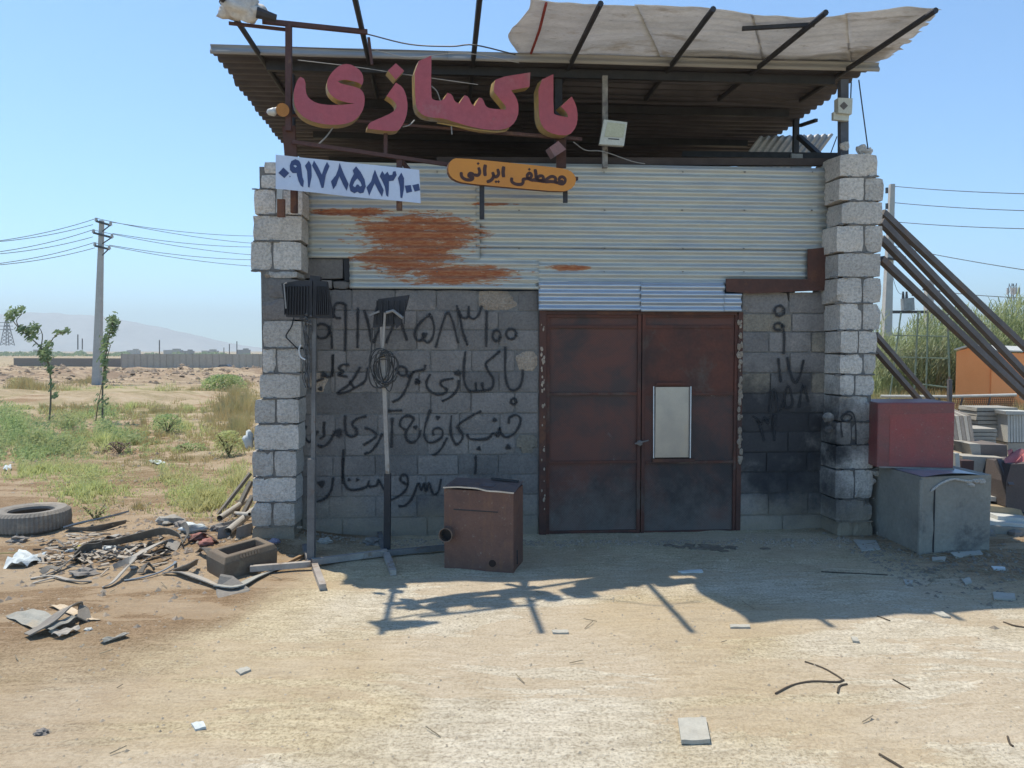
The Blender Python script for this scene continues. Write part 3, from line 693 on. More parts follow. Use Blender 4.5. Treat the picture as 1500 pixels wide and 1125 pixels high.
def letter(pts, parent=None, depth=.11):
    P = smoothpoly(pts); f = [PS(x, y, .03) for x, y in P]
    L = MB().prism(f, SN * -.004).build('letter', m_red, ls)
    # return: side band, a touch wider than the face
    c = sum((Vector(v) for v in f), Vector()) / len(f); mb = MB(); n = len(f); o = 0
    g = [v - SN * .0045 for v in f]
    mb.v = [tuple(v) for v in g] + [tuple(v - SN * depth) for v in g]
    mb.f = [(i, (i + 1) % n, (i + 1) % n + n, i + n) for i in range(n)]
    tri = tessellate_polygon([g]); mb.f += [tuple(i + n for i in t) for t in tri]; mb.f += [tuple(t)[::-1] for t in tri]
    mb.build('letter_edge', m_gold, L); return L
S1, S2, S3 = (420, 75, 7.5), (590, 70, 7.5), (700, 80, 7.5)
letter(Z(*S1, [(150, 280), (205, 310), (208, 450), (240, 515), (320, 568), (420, 588), (560, 592), (745, 575), (640, 560), (530, 520), (460, 450), (440, 370), (455, 290), (510, 215), (590, 150), (680, 135), (780, 185), (835, 250), (845, 330), (825, 372), (790, 345), (700, 320), (620, 310), (560, 330), (600, 358), (680, 375), (780, 400), (835, 435), (860, 510), (850, 620), (800, 710), (730, 770), (620, 805), (450, 808), (320, 785), (200, 735), (120, 660), (80, 580), (75, 450), (95, 370), (120, 310)]))
letter(Z(*S1, [(1200, 132), (1290, 215), (1200, 312), (1112, 212)]))
letter(Z(*S1, [(1200, 345), (1270, 390), (1310, 470), (1332, 600), (1310, 740), (1250, 850), (1200, 880), (1060, 872), (890, 850), (900, 790), (1000, 745), (1130, 690), (1200, 640), (1212, 590), (1170, 535), (1098, 490)]))
letter(Z(*S2, [(130, 165), (315, 85), (310, 540), (340, 575), (440, 585), (490, 495), (540, 510), (570, 590), (620, 612), (680, 520), (725, 540), (750, 612), (790, 640), (840, 545), (880, 560), (910, 642), (960, 668), (1130, 680), (1138, 650), (1100, 600), (1040, 530), (1000, 480), (1003, 420), (1022, 330), (1402, 270), (1392, 430), (1190, 465), (1250, 550), (1275, 640), (1265, 760), (1200, 860), (1100, 900), (950, 903), (800, 880), (600, 825), (450, 775), (300, 765), (220, 740), (160, 680), (138, 590)]))
letter(Z(*S3, [(665, 290), (830, 215), (830, 640), (850, 662), (990, 690), (985, 640), (910, 570), (1030, 460), (1080, 550), (1100, 680), (1080, 800), (1000, 890), (850, 880), (740, 830), (690, 750), (670, 650)]))
d = MB().prism([PS(x, y, .0) for x, y in Z(*S3, [(885, 948), (970, 1040), (845, 1122), (788, 1022)])], SN * -.10).build('letter_dot', M('dusty_pink_acrylic', (.30, .16, .16), (.22, .14, .14)), ls)
# banner
m_ban = M('pale_blue_banner', (.55, .62, .76), (.47, .54, .70), sc=1.8, fine=40, rough=.7, bump=0, speck=.12)
m_ink = M('navy_print', (.055, .085, .20), (.045, .07, .17), sc=4, rough=.7, bump=0)
BZ = (400, 215, 6.818)
bn = thing('phone_banner', PS(510, 262, .02), 'long pale blue banner with a dark blue telephone number hanging below the red letters', 'banner')
bc = [PS(x, y) for x, y in Z(*BZ, [(25, 85), (1455, 235), (1468, 570), (25, 425)])]
def bw_(a, b):
    q = bc[0].lerp(bc[1], a).lerp(bc[3].lerp(bc[2], a), b)
    return q + SN * (.02 + .012 * math.sin(a * 9) * b + .006 * mnoise.noise(Vector((a * 8, b * 3, 0))))
mb = MB().grid(lambda a, b: bw_(a, b) , 60, 14); mb.grid(lambda a, b: bw_(a, b) - SN * .002, 60, 14)
mb.build('banner_cloth', m_ban, bn, smooth=True, fix=False)
def bpt(x, y):                                            # on the cloth
    P = PS(x, y); e = (bc[1] - bc[0]); a = (P - bc[0]).dot(e) / e.dot(e)
    t = bc[0].lerp(bc[1], a); bt = bc[3].lerp(bc[2], a); b = (P - t).dot(bt - t) / (bt - t).dot(bt - t)
    return bw_(max(0, min(1, a)), b) + SN * .0035
def digit(pts, holes=()):
    out = [bpt(*q) for q in Z(*BZ, pts)]; hs = [[bpt(*q) for q in Z(*BZ, h)] for h in holes]
    MB().prism(out, SN * -.001, hs).build('printed_digit', m_ink, bn)
digit([(100, 215), (158, 270), (108, 320), (50, 268)])
digit([(220, 130), (258, 145), (275, 180), (282, 250), (288, 310), (300, 350), (293, 412), (268, 395), (248, 350), (235, 300), (232, 270), (190, 270), (165, 240), (163, 195), (180, 150)], [[(198, 198), (215, 188), (236, 200), (220, 216)]])
digit([(355, 145), (378, 190), (380, 300), (355, 415), (340, 410), (335, 250), (315, 195)])
digit([(405, 145), (440, 200), (480, 285), (505, 215), (535, 158), (560, 200), (520, 290), (495, 415), (475, 418), (450, 330), (420, 265), (385, 195)])
digit([(660, 168), (695, 262), (745, 375), (725, 442), (690, 380), (655, 300), (620, 390), (590, 430), (570, 350), (620, 290), (645, 230)])
digit([(825, 200), (870, 260), (905, 330), (915, 400), (890, 462), (855, 470), (830, 452), (800, 468), (762, 445), (750, 390), (770, 330), (800, 275), (790, 240)], [[(833, 320), (862, 355), (875, 392), (858, 402), (840, 380), (825, 382), (808, 408), (786, 392), (805, 352)]])
digit([(1010, 235), (1045, 330), (1090, 440), (1070, 505), (1035, 440), (1003, 370), (945, 492), (920, 410), (970, 350), (988, 290)])
digit([(1082, 248), (1105, 285), (1135, 255), (1150, 290), (1180, 288), (1190, 255), (1215, 250), (1225, 290), (1190, 345), (1145, 350), (1140, 430), (1130, 507), (1112, 492), (1100, 400), (1078, 345), (1055, 300)])
digit([(1272, 265), (1297, 320), (1290, 430), (1268, 520), (1250, 516), (1250, 400), (1235, 320)])
digit([(1300, 395), (1360, 388), (1370, 455), (1312, 470)]); digit([(1375, 390), (1440, 375), (1450, 440), (1395, 455)]); digit([(163, 295), (171, 304), (164, 313), (156, 304)])
# name plate
m_or = M('orange_sign_face', (.60, .245, .045), (.52, .21, .045), sc=2, fine=40, rough=.5, bump=0, speck=.1)
NZ = (650, 220, 7.5)
ns = thing('name_sign', PS(750, 258, .05), 'rounded orange sign with dark lettering on two short posts below the red letters', 'sign')
pill = smoothpoly(Z(*NZ, [(150, 83), (700, 135), (1280, 195), (1390, 222), (1450, 285), (1452, 365), (1395, 435), (1290, 457), (800, 415), (230, 362), (115, 325), (55, 262), (48, 170), (85, 105)]))
MB().prism([PS(x, y, .09) for x, y in pill], SN * -.004).build('sign_face', m_or, ns)
MB().prism([PS(x, y, .085) for x, y in pill], SN * -.055).build('sign_case', M('brown_sign_edge', (.22, .12, .08)), ns)
MB().bar(PS(706, 270, .03), PS(706, 321, .03), .042, .03).build('sign_post', m_dark, ns); MB().bar(PS(828, 278, .03), PS(828, 297, .03), .042, .03).build('sign_post', m_dark, ns)
m_brown = M('dark_brown_lettering', (.075, .035, .03), (.06, .03, .028), rough=.6, bump=0)
def stroke2d(P3, widths, nrm, th=.0012):
    """flat painted stroke of varying width along 3d points lying in a plane of normal nrm"""
    mb = MB(); n = len(P3); L = []; Rr = []
    for i, q in enumerate(P3):
        d = (P3[min(i + 1, n - 1)] - P3[max(i - 1, 0)]).normalized(); s = d.cross(nrm).normalized(); wv = widths if isinstance(widths, (int, float)) else widths[min(i, len(widths) - 1)]
        if i in (0, n - 1): wv *= .7
        L.append(q + s * wv / 2); Rr.append(q - s * wv / 2)
    for i in range(n - 1): mb.hexa([L[i], Rr[i], Rr[i + 1], L[i + 1], *(v + nrm * th for v in (L[i], Rr[i], Rr[i + 1], L[i + 1]))])
    return mb
def nstroke(pts, wpx=26, name='sign_letter'):
    P = cr([PS(*q, .0915) for q in Z(*NZ, pts)], 4)
    return P, wpx * 1.3 / 7.5 / 160
NL = [[(1225, 350), (1262, 362), (1300, 372), (1328, 352), (1334, 318), (1308, 294), (1278, 300), (1268, 328), (1290, 345), (1312, 335)],
      [(1255, 355), (1180, 345), (1110, 345), (1150, 305), (1195, 288), (1232, 312), (1215, 345)], [(1115, 345), (1040, 332), (975, 325)],
      [(1003, 208), (1012, 262), (1018, 325)], [(1010, 325), (1050, 285), (1090, 290), (1088, 328), (1030, 338)],
      [(985, 335), (930, 312), (918, 275), (945, 252), (965, 275), (950, 305), (900, 315)], [(905, 315), (872, 322), (872, 352), (850, 375), (790, 372), (748, 345), (748, 300)],
      [(660, 178), (652, 240), (658, 298)], [(592, 205), (603, 262), (575, 292), (535, 282)], [(535, 240), (548, 285), (520, 330), (472, 350)],
      [(458, 158), (450, 220), (456, 285)], [(382, 188), (396, 240), (376, 275), (325, 270)], [(330, 265), (290, 255), (275, 285), (320, 298), (300, 325), (240, 322), (198, 290), (192, 240)]]
for pts in NL:
    P, wd = nstroke(pts); stroke2d(P, wd * (1.0 if len(pts) > 3 else 1.15), SN).build('sign_letter', m_brown, ns)
mb = MB()
for x, y in ((940, 210), (378, 147), (575, 346), (602, 346)):
    c = [PS(*q, .0915) for q in Z(*NZ, [(x, y - 17), (x + 17, y), (x, y + 17), (x - 17, y)])]; mb.prism(c, SN * .0012)
mb.build('sign_letter', m_brown, ns)

# white bundle and small lamps at the frame's left end
mb = MB(); q = PY(352, 12, 6.0)
lump(mb, q, .115, 5, (1.35, .8, .85), 10, .5); lump(mb, PY(374, 16, 6.0), .07, 9, (1.3, .8, .7), 8, .5)
bt = thing('cloth_bundle', q, 'white rag bundle tied to the top left end of the sign frame against the sky', 'rag bundle')
mb.build('cloth', M('dirty_white_cloth', (.62, .60, .58), (.45, .43, .42), sc=12), bt, smooth=True)
MB().tube([PY(376, 18, 5.95), PY(405, 27, 6.0)], [.045, .03], 8).build('tied_stick', m_dark, bt); lump(MB(), PY(330, 3, 6), .05, 3, (1, .6, .8), 6).build('tied_stick', m_dark, bt)
lm = thing('beacon_lamp', PS(418, 162, -.05), 'small amber disc lamp with white bulb at the left of the red letters', 'lamp')
MB().tube([PS(414, 161, -.1), PS(414, 161, .0)], [.052, .052], 16).build('amber_disc', M('amber_plastic', (.45, .20, .06), rough=.4), lm)
mb = MB(); lump(mb, PS(399, 164, -.05), .04, 2, (1.1, .8, .8), 8, .15); mb.tube([PS(399, 161, -.05), PS(412, 158, -.05)], .015, 6); mb.build('bulb', M('white_plastic', (.62, .62, .60), rough=.4), lm, smooth=True)
# floodlights
m_grey = M('pale_lamp_housing', (.55, .56, .50), (.48, .49, .45), sc=5, rough=.5, bump=0)
fl = thing('floodlight', PF(897, 195, .25), 'square white floodlight on the pale post under the awning', 'floodlight')
V4 = lambda pts, v: [PF(x, y, v) for x, y in pts]
quad = [(885, 175), (919, 179), (914, 213.5), (878, 211)]
MB().prism(V4(quad, .27), EV * -.05).build('housing', m_grey, fl)
MB().prism(V4([(890, 179), (916, 182), (913, 201), (885, 200)], .273), EV * .004).build('lens', M('lamp_glass', (.50, .50, .36), (.44, .44, .32), rough=.25, bump=0), fl)
MB().prism(V4([(891, 202.5), (907, 203.5), (907, 205), (891, 204)], .2705), EV * .001).build('maker_mark', m_dark, fl)
MB().bar(PF(886, 196, .15), PF(886, 196, .25), .03).build('bracket', m_dark, fl)
jb = thing('junction_box', PF(1238, 155, .16), 'white cable junction box on the grey post at the right roof corner', 'junction box')
MB().prism(V4([(1228, 143), (1249, 144), (1248, 167), (1228, 165)], .24), EV * -.08).build('box', m_grey, jb)
MB().prism(V4([(1236, 149), (1242, 155), (1236, 161), (1230, 155)], .2405), EV * .004).build('warning_mark', M('mark_grey', (.16, .15, .15)), jb)
MB().prism(V4([(1221, 164), (1244, 168), (1243, 177), (1221, 175)], .2), EV * -.04).build('clamp', m_grey, jb)
# white pipe stub under the banner
single(MB().bar(PF(411, 268, .42), PF(409, 312, .42), .05, .03), 'plastic_channel', M('pale_plastic', (.55, .58, .58), (.4, .42, .42)), PF(411, 312, .42), 'short pale plastic channel fixed to the left pier below the banner', 'channel')

# ================================================================== wires
m_wire = M('black_cable', (.03, .03, .032), rough=.6, bump=0); m_wirel = M('light_cable', (.30, .29, .28), rough=.6, bump=0)
def wire(pts, r, mat, label, name='cable', n=5):
    P = cr(pts, 5); return single(MB().tube(P, r, n), name, mat, pts[0], label, 'cable')
wire([PY(538, 50, 6.5), PY(600, 65, 6.5), PY(660, 68, 6.4), PY(695, 66, 6.3), PY(755, 80, 6.4)], .006, m_wire, 'black cable sagging across the sky above the red letters')
wire([PS(545, 72, -.1), PS(600, 84, -.1), PS(680, 78, -.1), PS(760, 92, -.1)], .004, m_wirel, 'thin light wire along the front edge of the roof')
wire([PS(436, 88, 0), PS(520, 98, 0), PS(600, 110, -.05), PS(700, 124, -.05)], .0035, m_wirel, 'thin light wire crossing behind the tops of the red letters')
wire([PS(488, 186, -.05), PS(478, 200, -.05), PS(466, 212, -.05)], .006, m_wirel, 'short light wire hanging below the leftmost red letter')
wire([PS(590, 186, .0), PS(600, 183, .02), PS(607, 176, .0)], .005, m_wirel, 'short curled white wire between two red letters')
wire([PS(632, 126, 0), PS(640, 134, 0), PS(645, 148, 0)], .005, m_wirel, 'curved white wire above the teeth of the long red letter')
wire([PS(840, 208, .0), PF(858, 220, .15), PF(884, 222, .2), PF(925, 236, .1), PF(945, 240, .1)], .005, m_wirel, 'light wire running from the red letters to the floodlight post')
wire([PF(1247, 120, .2), PF(1246, 150, .2)], .006, m_wire, 'short black cable entering the junction box from above')
wire([PF(1258, 117, .2), PF(1265, 170, .2), PF(1272, 222, .2)], .006, m_wire, 'black cable from the awning corner down to the top of the right pier')
wire([PF(1226, 200, .1), PF(1217, 224, .1)], .005, m_wire, 'short stay wire beside the grey roof corner post')
wire([PS(640, 180, 0), PS(700, 190, .02), PS(735, 193, .02), PS(745, 188, 0)], .005, m_gold, 'yellow wire looped under the long red letter')
wire([PS(661, 184, .0), PS(662, 197, .0)], .006, m_wirel, 'short white wire end hanging below the long red letter')
pr1 = [PF(440, 515, PV + .02), PF(425, 500, PV + .03), PF(419, 492, PV + .02), PF(427, 478, PV + .02), PF(431, 462, PV + .02)]
wire(pr1, .006, m_wire, 'bent black cable from the big lamp against the left pier')

# ================================================================== DOUBLE FLOODLIGHT STAND
m_post = M('weathered_square_tube', (.20, .195, .19), (.13, .125, .125), (.16, .10, .07), sc=6, fine=50, rough=.6)
m_post2 = M('pale_square_tube', (.42, .38, .34), (.32, .28, .25), (.24, .17, .12), sc=6, fine=50, rough=.6)
b1 = PG(456, 827); b2 = PG(567, 810)
st = thing('lamp_stand', b1, 'welded steel stand with two tall masts carrying black work lamps before the left wall', 'lamp stand')
def onY(px, py, Y): return PY(px, py, Y)
t1 = onY(457, 672, b1.y); MB().bar(b1 + Vector((0, 0, .02)), t1, .06).build('mast_sleeve', m_post, st)
MB().bar(onY(459, 674, b1.y), onY(461, 420, b1.y), .032).build('mast', m_post, st)
t2 = onY(568, 694, b2.y); MB().bar(b2 + Vector((0, 0, .02)), t2, .055).build('mast_sleeve', m_dark, st)
MB().bar(t2, onY(559, 456, b2.y), .034).build('mast', m_post2, st); MB().tube([onY(560, 520, b2.y - .03), onY(564, 458, b2.y - .03)], .012, 8).build('mast_tube', m_post2, st)
g = lambda x, y, h=.025: PG(x, y, h) + Vector((0, 0, h))
MB().bar(g(366, 833, .05), g(455, 826, .05), .045).build('base_rail', m_post2, st); MB().bar(g(457, 823, .04), g(567, 809, .04), .05).build('base_rail', m_post2, st)
MB().bar(g(567, 810, .04), g(662, 801, .04), .045).build('base_rail', m_post, st)
for (a, b) in (((461, 829), (473, 860)), ((566, 812), (576, 839))):
    f1 = g(*a, .03); f2 = g(*b, .025); MB().bar(f1, f2, .05, .045).build('foot', m_post2, st)
MB().bar(g(563, 808, .03), g(556, 782, .03), .045).build('foot', m_post, st); MB().bar(g(454, 824, .03), g(446, 800, .03), .045).build('foot', m_post, st)
MB().bar(g(418, 826, .02), g(455, 808, .02), .025).build('brace_stick', M('bare_wood', (.38, .25, .14)), st)
# big lamp, back towards us, two black boxes with fins
def lampbox(poly, Y, th, fins=0, name='lamp_head'):
    h = MB().prism([onY(x, y, Y) for x, y in poly], (0, th, 0)).build(name, m_dark, st)
    mb = MB(); xs_ = [p[0] for p in poly]; ys_ = [p[1] for p in poly]
    for i in range(fins):
        x = min(xs_) + 6 + i * (max(xs_) - min(xs_) - 12) / max(1, fins - 1); t = (x - min(xs_)) / (max(xs_) - min(xs_))
        mb.bar(onY(x, min(ys_) + 8, Y - .012), onY(x - 1, max(ys_) - 5, Y - .012), .006, .02)
    if fins: mb.build('cooling_fins', m_dark, h)
    return h
m_blk = M('black_lamp_housing', (.022, .022, .028), (.016, .016, .02), rough=.5, bump=0)
lh = lampbox([(412, 415), (437, 411), (457, 411), (457, 466), (419, 464)], b1.y - .04, .07, 9)
MB().tube([onY(420, 414, b1.y - .06), onY(416, 416, b1.y - .06), onY(419, 452, b1.y - .06)], .006, 6).build('wire_guard', m_wirel, lh)
lampbox([(458, 411), (478, 412), (487, 466), (459, 466)], b1.y - .03, .06, 7)
MB().bar(onY(455, 408, b1.y), onY(470, 410, b1.y), .05).build('lamp_bracket', m_dark, st)
lampbox([(554, 438), (599, 432), (594, 452), (588, 468), (572, 477), (546, 480), (548, 458)], b2.y - .02, .05, 6)
lampbox([(577, 466), (590, 458), (588, 474), (580, 481)], b2.y - .05, .03)
MB().bar(onY(541, 462, b2.y - .05), onY(556, 456, b2.y - .05), .016).build('lamp_bracket', m_wirel, st); MB().tube([onY(566, 458, b2.y - .06), onY(576, 455, b2.y - .08), onY(590, 466, b2.y - .08)], .013, 8).build('lamp_bracket', m_wirel, st)
# coil of cable hung on the second mast
mb = MB(); rr = random.Random(11)
for k in range(10):
    cx, cy = 562 + rr.uniform(-5, 7), 541 + rr.uniform(-8, 6); rx, ry = rr.uniform(9, 20), rr.uniform(20, 31); ph = rr.uniform(-.3, .3); dy = rr.uniform(-.05, .03)
    P = []
    for i in range(21):
        t = 2 * math.pi * i / 20; x = rx * math.cos(t) * (1 - .25 * math.cos(t + 1.57)); y = -ry * math.sin(t); P.append(onY(cx + x + y * ph * .4, cy + y, b2.y - .05 + dy + .015 * math.sin(t * 2 + k)))
    mb.tube(P, rr.choice([.0035, .0045, .0055]), 5, cap=False)
mb.tube(cr([onY(545, 480, b2.y - .05), onY(544, 510, b2.y - .05), onY(540, 550, b2.y - .06), onY(550, 568, b2.y - .06), onY(575, 560, b2.y - .06), onY(582, 550, b2.y - .06)], 5), .007, 5)
single(mb, 'cable_coil', M('dusty_black_cable', (.075, .073, .072), bump=0), onY(562, 541, b2.y), 'tangled coil of black cable hung halfway up the second lamp mast', 'cable coil')
mb = MB()
for k in range(9):
    x0 = 449 + rr.uniform(-5, 6); P = [onY(x0 + rr.uniform(-3, 3) + 1.5 * math.sin(i + k), 470 + i * 14, b1.y - .03 + rr.uniform(-.02, .02)) for i in range(8)]
    mb.tube(cr(P, 3), .005, 4, cap=False)
for k in range(7): lump(mb, onY(450 + rr.uniform(-4, 6), 468 + rr.uniform(-10, 8), b1.y - .06), .012, k, n=4)
single(mb, 'cable_bunch', M('frayed_grey_cable', (.16, .155, .155), (.05, .05, .05), sc=40, rough=.6), onY(450, 520, b1.y), 'frayed bunch of grey cables tied along the first lamp mast', 'cable bunch')
wire([onY(441, 505, b1.y - .06), onY(438, 512, b1.y - .06), onY(440, 522, b1.y - .06), onY(447, 527, b1.y - .06)], .007, M('white_cable', (.7, .7, .7)), 'white cable loop sticking out of the frayed bunch')

# ================================================================== GRAFFITI
def paintmat():
    m, nt, p = newmat('black_spray_paint'); co = coords(nt); at = node(nt, 'ShaderNodeAttribute', attribute_name='edge')
    e = mth(nt, 'ADD', at.outputs['Fac'], mth(nt, 'MULTIPLY', mth(nt, 'SUBTRACT', noisef(nt, co, 60, 4, .7), .5), .55))
    al = mth(nt, 'MULTIPLY', ramp(nt, e, -.05, .85), .93)
    p.inputs['Base Color'].default_value = (.020, .020, .023, 1); p.inputs['Roughness'].default_value = .8; nt.links.new(al, p.inputs['Alpha']); return m
m_spray = paintmat()
def spray(strokes, wpx, vp, parent, name='graffiti_stroke'):
    """each stroke: a soft-edged band of paint just proud of the blocks"""
    for pts in strokes:
        P = [PF(x, y, vp) for x, y in pts]
        if len(P) > 2: P = cr(P, 5)
        else: P = [P[0].lerp(P[-1], i / 6) for i in range(7)]
        ww = wpx / 152; vs = []; fs = []; ed = []; n = len(P); offs = (-1.25, -.55, 0, .55, 1.25)
        d0 = (P[1] - P[0]).normalized(); d1 = (P[-1] - P[-2]).normalized()
        P = [P[0] - d0 * ww * .4] + P + [P[-1] + d1 * ww * .4]; n = len(P); px_ = R.random() * 9
        for i, q in enumerate(P):
            d = (P[min(i + 1, n - 1)] - P[max(i - 1, 0)]).normalized(); s = d.cross(EV).normalized()
            k = (.78 + .38 * mnoise.noise(Vector((i * .35, px_, 0)))) * ww
            for o_ in offs: vs.append(q + s * o_ * k * .62); ed.append(0 if (abs(o_) > 1 or i in (0, n - 1)) else (.62 if abs(o_) > .5 else 1))
        for i in range(n - 1):
            for j in range(4): a = i * 5 + j; fs.append((a, a + 1, a + 6, a + 5))
        mb = MB(); mb.v = [tuple(v) for v in vs]; mb.f = fs; o = mb.build(name, m_spray, parent, fix=False)
        at = o.data.attributes.new('edge', 'FLOAT', 'POINT'); at.data.foreach_set('value', ed)
def dot(c, r, vp, parent, sq=1):
    c3 = PF(*c, vp); vs = [c3]; ed = [1.0]; fs = []; n = 14
    for ring, e in ((.55, .95), (1.25, 0)):
        for i in range(n):
            t = 2 * math.pi * i / n; k = r / 152 * ring * (1 + .2 * math.sin(3 * t + c[0])); vs.append(c3 + EU * math.cos(t) * k + EW * math.sin(t) * k * sq); ed.append(e)
    for i in range(n):
        j = (i + 1) % n; fs.append((0, 1 + i, 1 + j)); fs.append((1 + i, 1 + n + i, 1 + n + j, 1 + j))
    mb = MB(); mb.v = [tuple(v) for v in vs]; mb.f = fs; o = mb.build('graffiti_dot', m_spray, parent, fix=False)
    at = o.data.attributes.new('edge', 'FLOAT', 'POINT'); at.data.foreach_set('value', ed)
def ring(cx, cy, rx, ry): return [(cx + rx * math.cos(t * math.pi / 5 + .3), cy + ry * math.sin(t * math.pi / 5 + .3)) for t in range(11)]
GA, GB, GC, GD, GE, GF_ = (440, 430, 8.333), (600, 430, 8.333), (440, 500, 8.333), (600, 500, 8.333), (440, 590, 8.333), (600, 590, 8.333)
GG = (440, 660, 5); GH = (1080, 430, 5.114)
gs = []
for g_, L in ((GA, [ring(262, 460, 92, 88), [(350, 400), (378, 520), (385, 670)], [(490, 300), (430, 292), (405, 230), (420, 140), (480, 112), (545, 130)], [(550, 140), (552, 420), (545, 700)], [(700, 180), (700, 420), (695, 660)], [(780, 205), (830, 380), (875, 595), (930, 510), (975, 400), (1000, 290)], [(1045, 600), (1110, 450), (1190, 270), (1250, 420), (1300, 570)], [(170, 730), (160, 900)], [(395, 750), (392, 1000)]]),
              (GB, [[(250, 250), (110, 380), (62, 500), (95, 572), (150, 565), (172, 490)], [(175, 565), (215, 600), (270, 560), (300, 440), (280, 320), (240, 245)], [(320, 655), (400, 380), (462, 232), (525, 340), (590, 600)], [(575, 150), (610, 280), (650, 470), (705, 630)], [(600, 215), (640, 290), (710, 285), (722, 160)], [(720, 280), (780, 310), (840, 265), (880, 155)], [(940, 215), (938, 420), (935, 645)], ring(1062, 515, 50, 66), ring(1240, 495, 62, 62)]),
              (GD, [[(1170, 70), (1168, 400), (1205, 560), (1270, 600), (1345, 555), (1378, 440), (1380, 350)], ring(1270, 735, 34, 34), [(1100, 120), (1010, 200), (930, 275), (965, 370), (1020, 460), (1005, 570), (900, 602), (740, 612)], [(895, 585), (885, 510)], [(815, 585), (805, 510)], [(740, 620), (682, 540), (660, 420), (668, 250), (680, 130)], [(600, 480), (580, 590), (500, 680), (400, 730)], [(530, 455), (400, 480), (380, 530), (452, 590), (425, 635), (330, 650), (230, 590), (205, 500), (250, 405)], [(190, 295), (175, 345), (60, 370), (-20, 440)]]),
              (GC, [[(1380, 370), (1330, 480), (1280, 600), (1220, 690), (1130, 740)], [(1160, 350), (1220, 305), (1290, 340), (1290, 410), (1225, 415), (1180, 360)], [(730, 320), (600, 520), (450, 630), (560, 620), (680, 560), (790, 480), (820, 330)], [(600, 490), (650, 560)], [(590, 290), (520, 285), (470, 335), (520, 370), (462, 410), (570, 430)], [(395, 170), (392, 350), (370, 430), (290, 425)], [(160, 150), (150, 430), (175, 490), (280, 455)]]),
              (GF_, [[(1210, 250), (1222, 180), (1300, 150), (1355, 200), (1330, 300), (1262, 390), (1175, 420), (1125, 380), (1100, 310)], [(1100, 310), (1075, 400), (1020, 375), (960, 432), (850, 450), (740, 440), (700, 390)], [(870, 105), (760, 160), (620, 250), (588, 300), (642, 380), (638, 450), (575, 510), (530, 450), (500, 350), (510, 160)], [(455, 430), (400, 540), (330, 620), (280, 640)], [(290, 395), (290, 335), (350, 308), (402, 345), (390, 420), (300, 480), (222, 478), (180, 400), (192, 280), (250, 90)], [(805, 650), (808, 760), (800, 870)]]),
              (GE, [[(1275, 330), (1215, 275), (1240, 190), (1320, 160), (1380, 200), (1330, 290), (1285, 370), (1300, 455), (1370, 485), (1440, 430), (1465, 340)], [(1120, 190), (1118, 360), (1110, 540)], [(1055, 100), (1235, 96)], [(1000, 380), (940, 500), (860, 595), (785, 625)], [(790, 310), (860, 330), (925, 390), (880, 450), (775, 515)], [(800, 165), (690, 198), (632, 260), (680, 330), (682, 390), (620, 415), (562, 380), (545, 280), (545, 160)], [(400, 390), (350, 480), (275, 535), (215, 520)], [(290, 240), (285, 340), (288, 405), (242, 440)], [(210, 350), (160, 430), (105, 480), (58, 420), (46, 340), (72, 290)], [(525, 575), (518, 800), (515, 980)]]),
              (GG, [[(240, 200), (225, 290), (180, 352), (122, 375)], [(312, 60), (310, 160), (322, 240), (360, 285), (430, 285), (488, 262), (502, 222)], [(505, 265), (558, 255), (572, 215), (598, 262), (630, 310)], [(785, 250), (735, 222), (742, 182), (780, 188), (785, 260), (740, 320), (665, 362)], [(860, 240), (822, 340), (770, 400), (722, 408)], [(868, 240), (885, 290), (905, 242), (920, 298), (940, 235), (972, 318), (1010, 300), (1030, 212)]])):
    wp = 4.4
    spray([Z(*g_, q) for q in L], wp, .011, wallL)
for g_, c, r in ((GB, (185, 505), 4.2), (GD, (585, 388), 4.5), (GD, (95, 495), 4.3), (GC, (280, 408), 4.3), (GC, (245, 580), 3.6), (GC, (150, 580), 3), (GC, (1430, 490), 4.3), (GF_, (1080, 385), 4), (GF_, (1040, 210), 3.5), (GF_, (1205, 540), 4.2), (GF_, (845, 560), 3.3),
                 (GF_, (345, 182), 3.4), (GE, (1405, 302), 3.4), (GE, (460, 370), 6.5), (GG, (153, 243), 5), (GG, (356, 215), 2.6), (GG, (416, 215), 2.6)):
    dot(Z(*g_, [c])[0], r, .0135, wallL)
spray([Z(*GH, q) for q in [ring(317, 130, 36, 38), [(350, 250), (318, 222), (280, 236), (285, 270), (325, 272)], [(335, 235), (352, 300), (350, 450)], [(308, 488), (318, 580), (326, 660)], [(375, 480), (395, 580), (430, 668), (472, 610), (497, 500)], [(245, 880), (275, 715), (308, 880)], [(340, 850), (380, 690), (415, 820), (370, 860), (345, 800)], [(462, 850), (495, 690), (532, 810)], [(120, 920), (160, 960), (200, 1100)], [(150, 950), (180, 975), (205, 930), (230, 972), (252, 918)], [(285, 910), (280, 1000), (275, 1100)]]], 4.7, .015, wallR)
spray([[(1234, 640), (1232, 620), (1238, 606), (1248, 604), (1253, 618), (1254, 650)], ring(1240, 612, 8, 5)], 3.0, PV + .009, pierR)
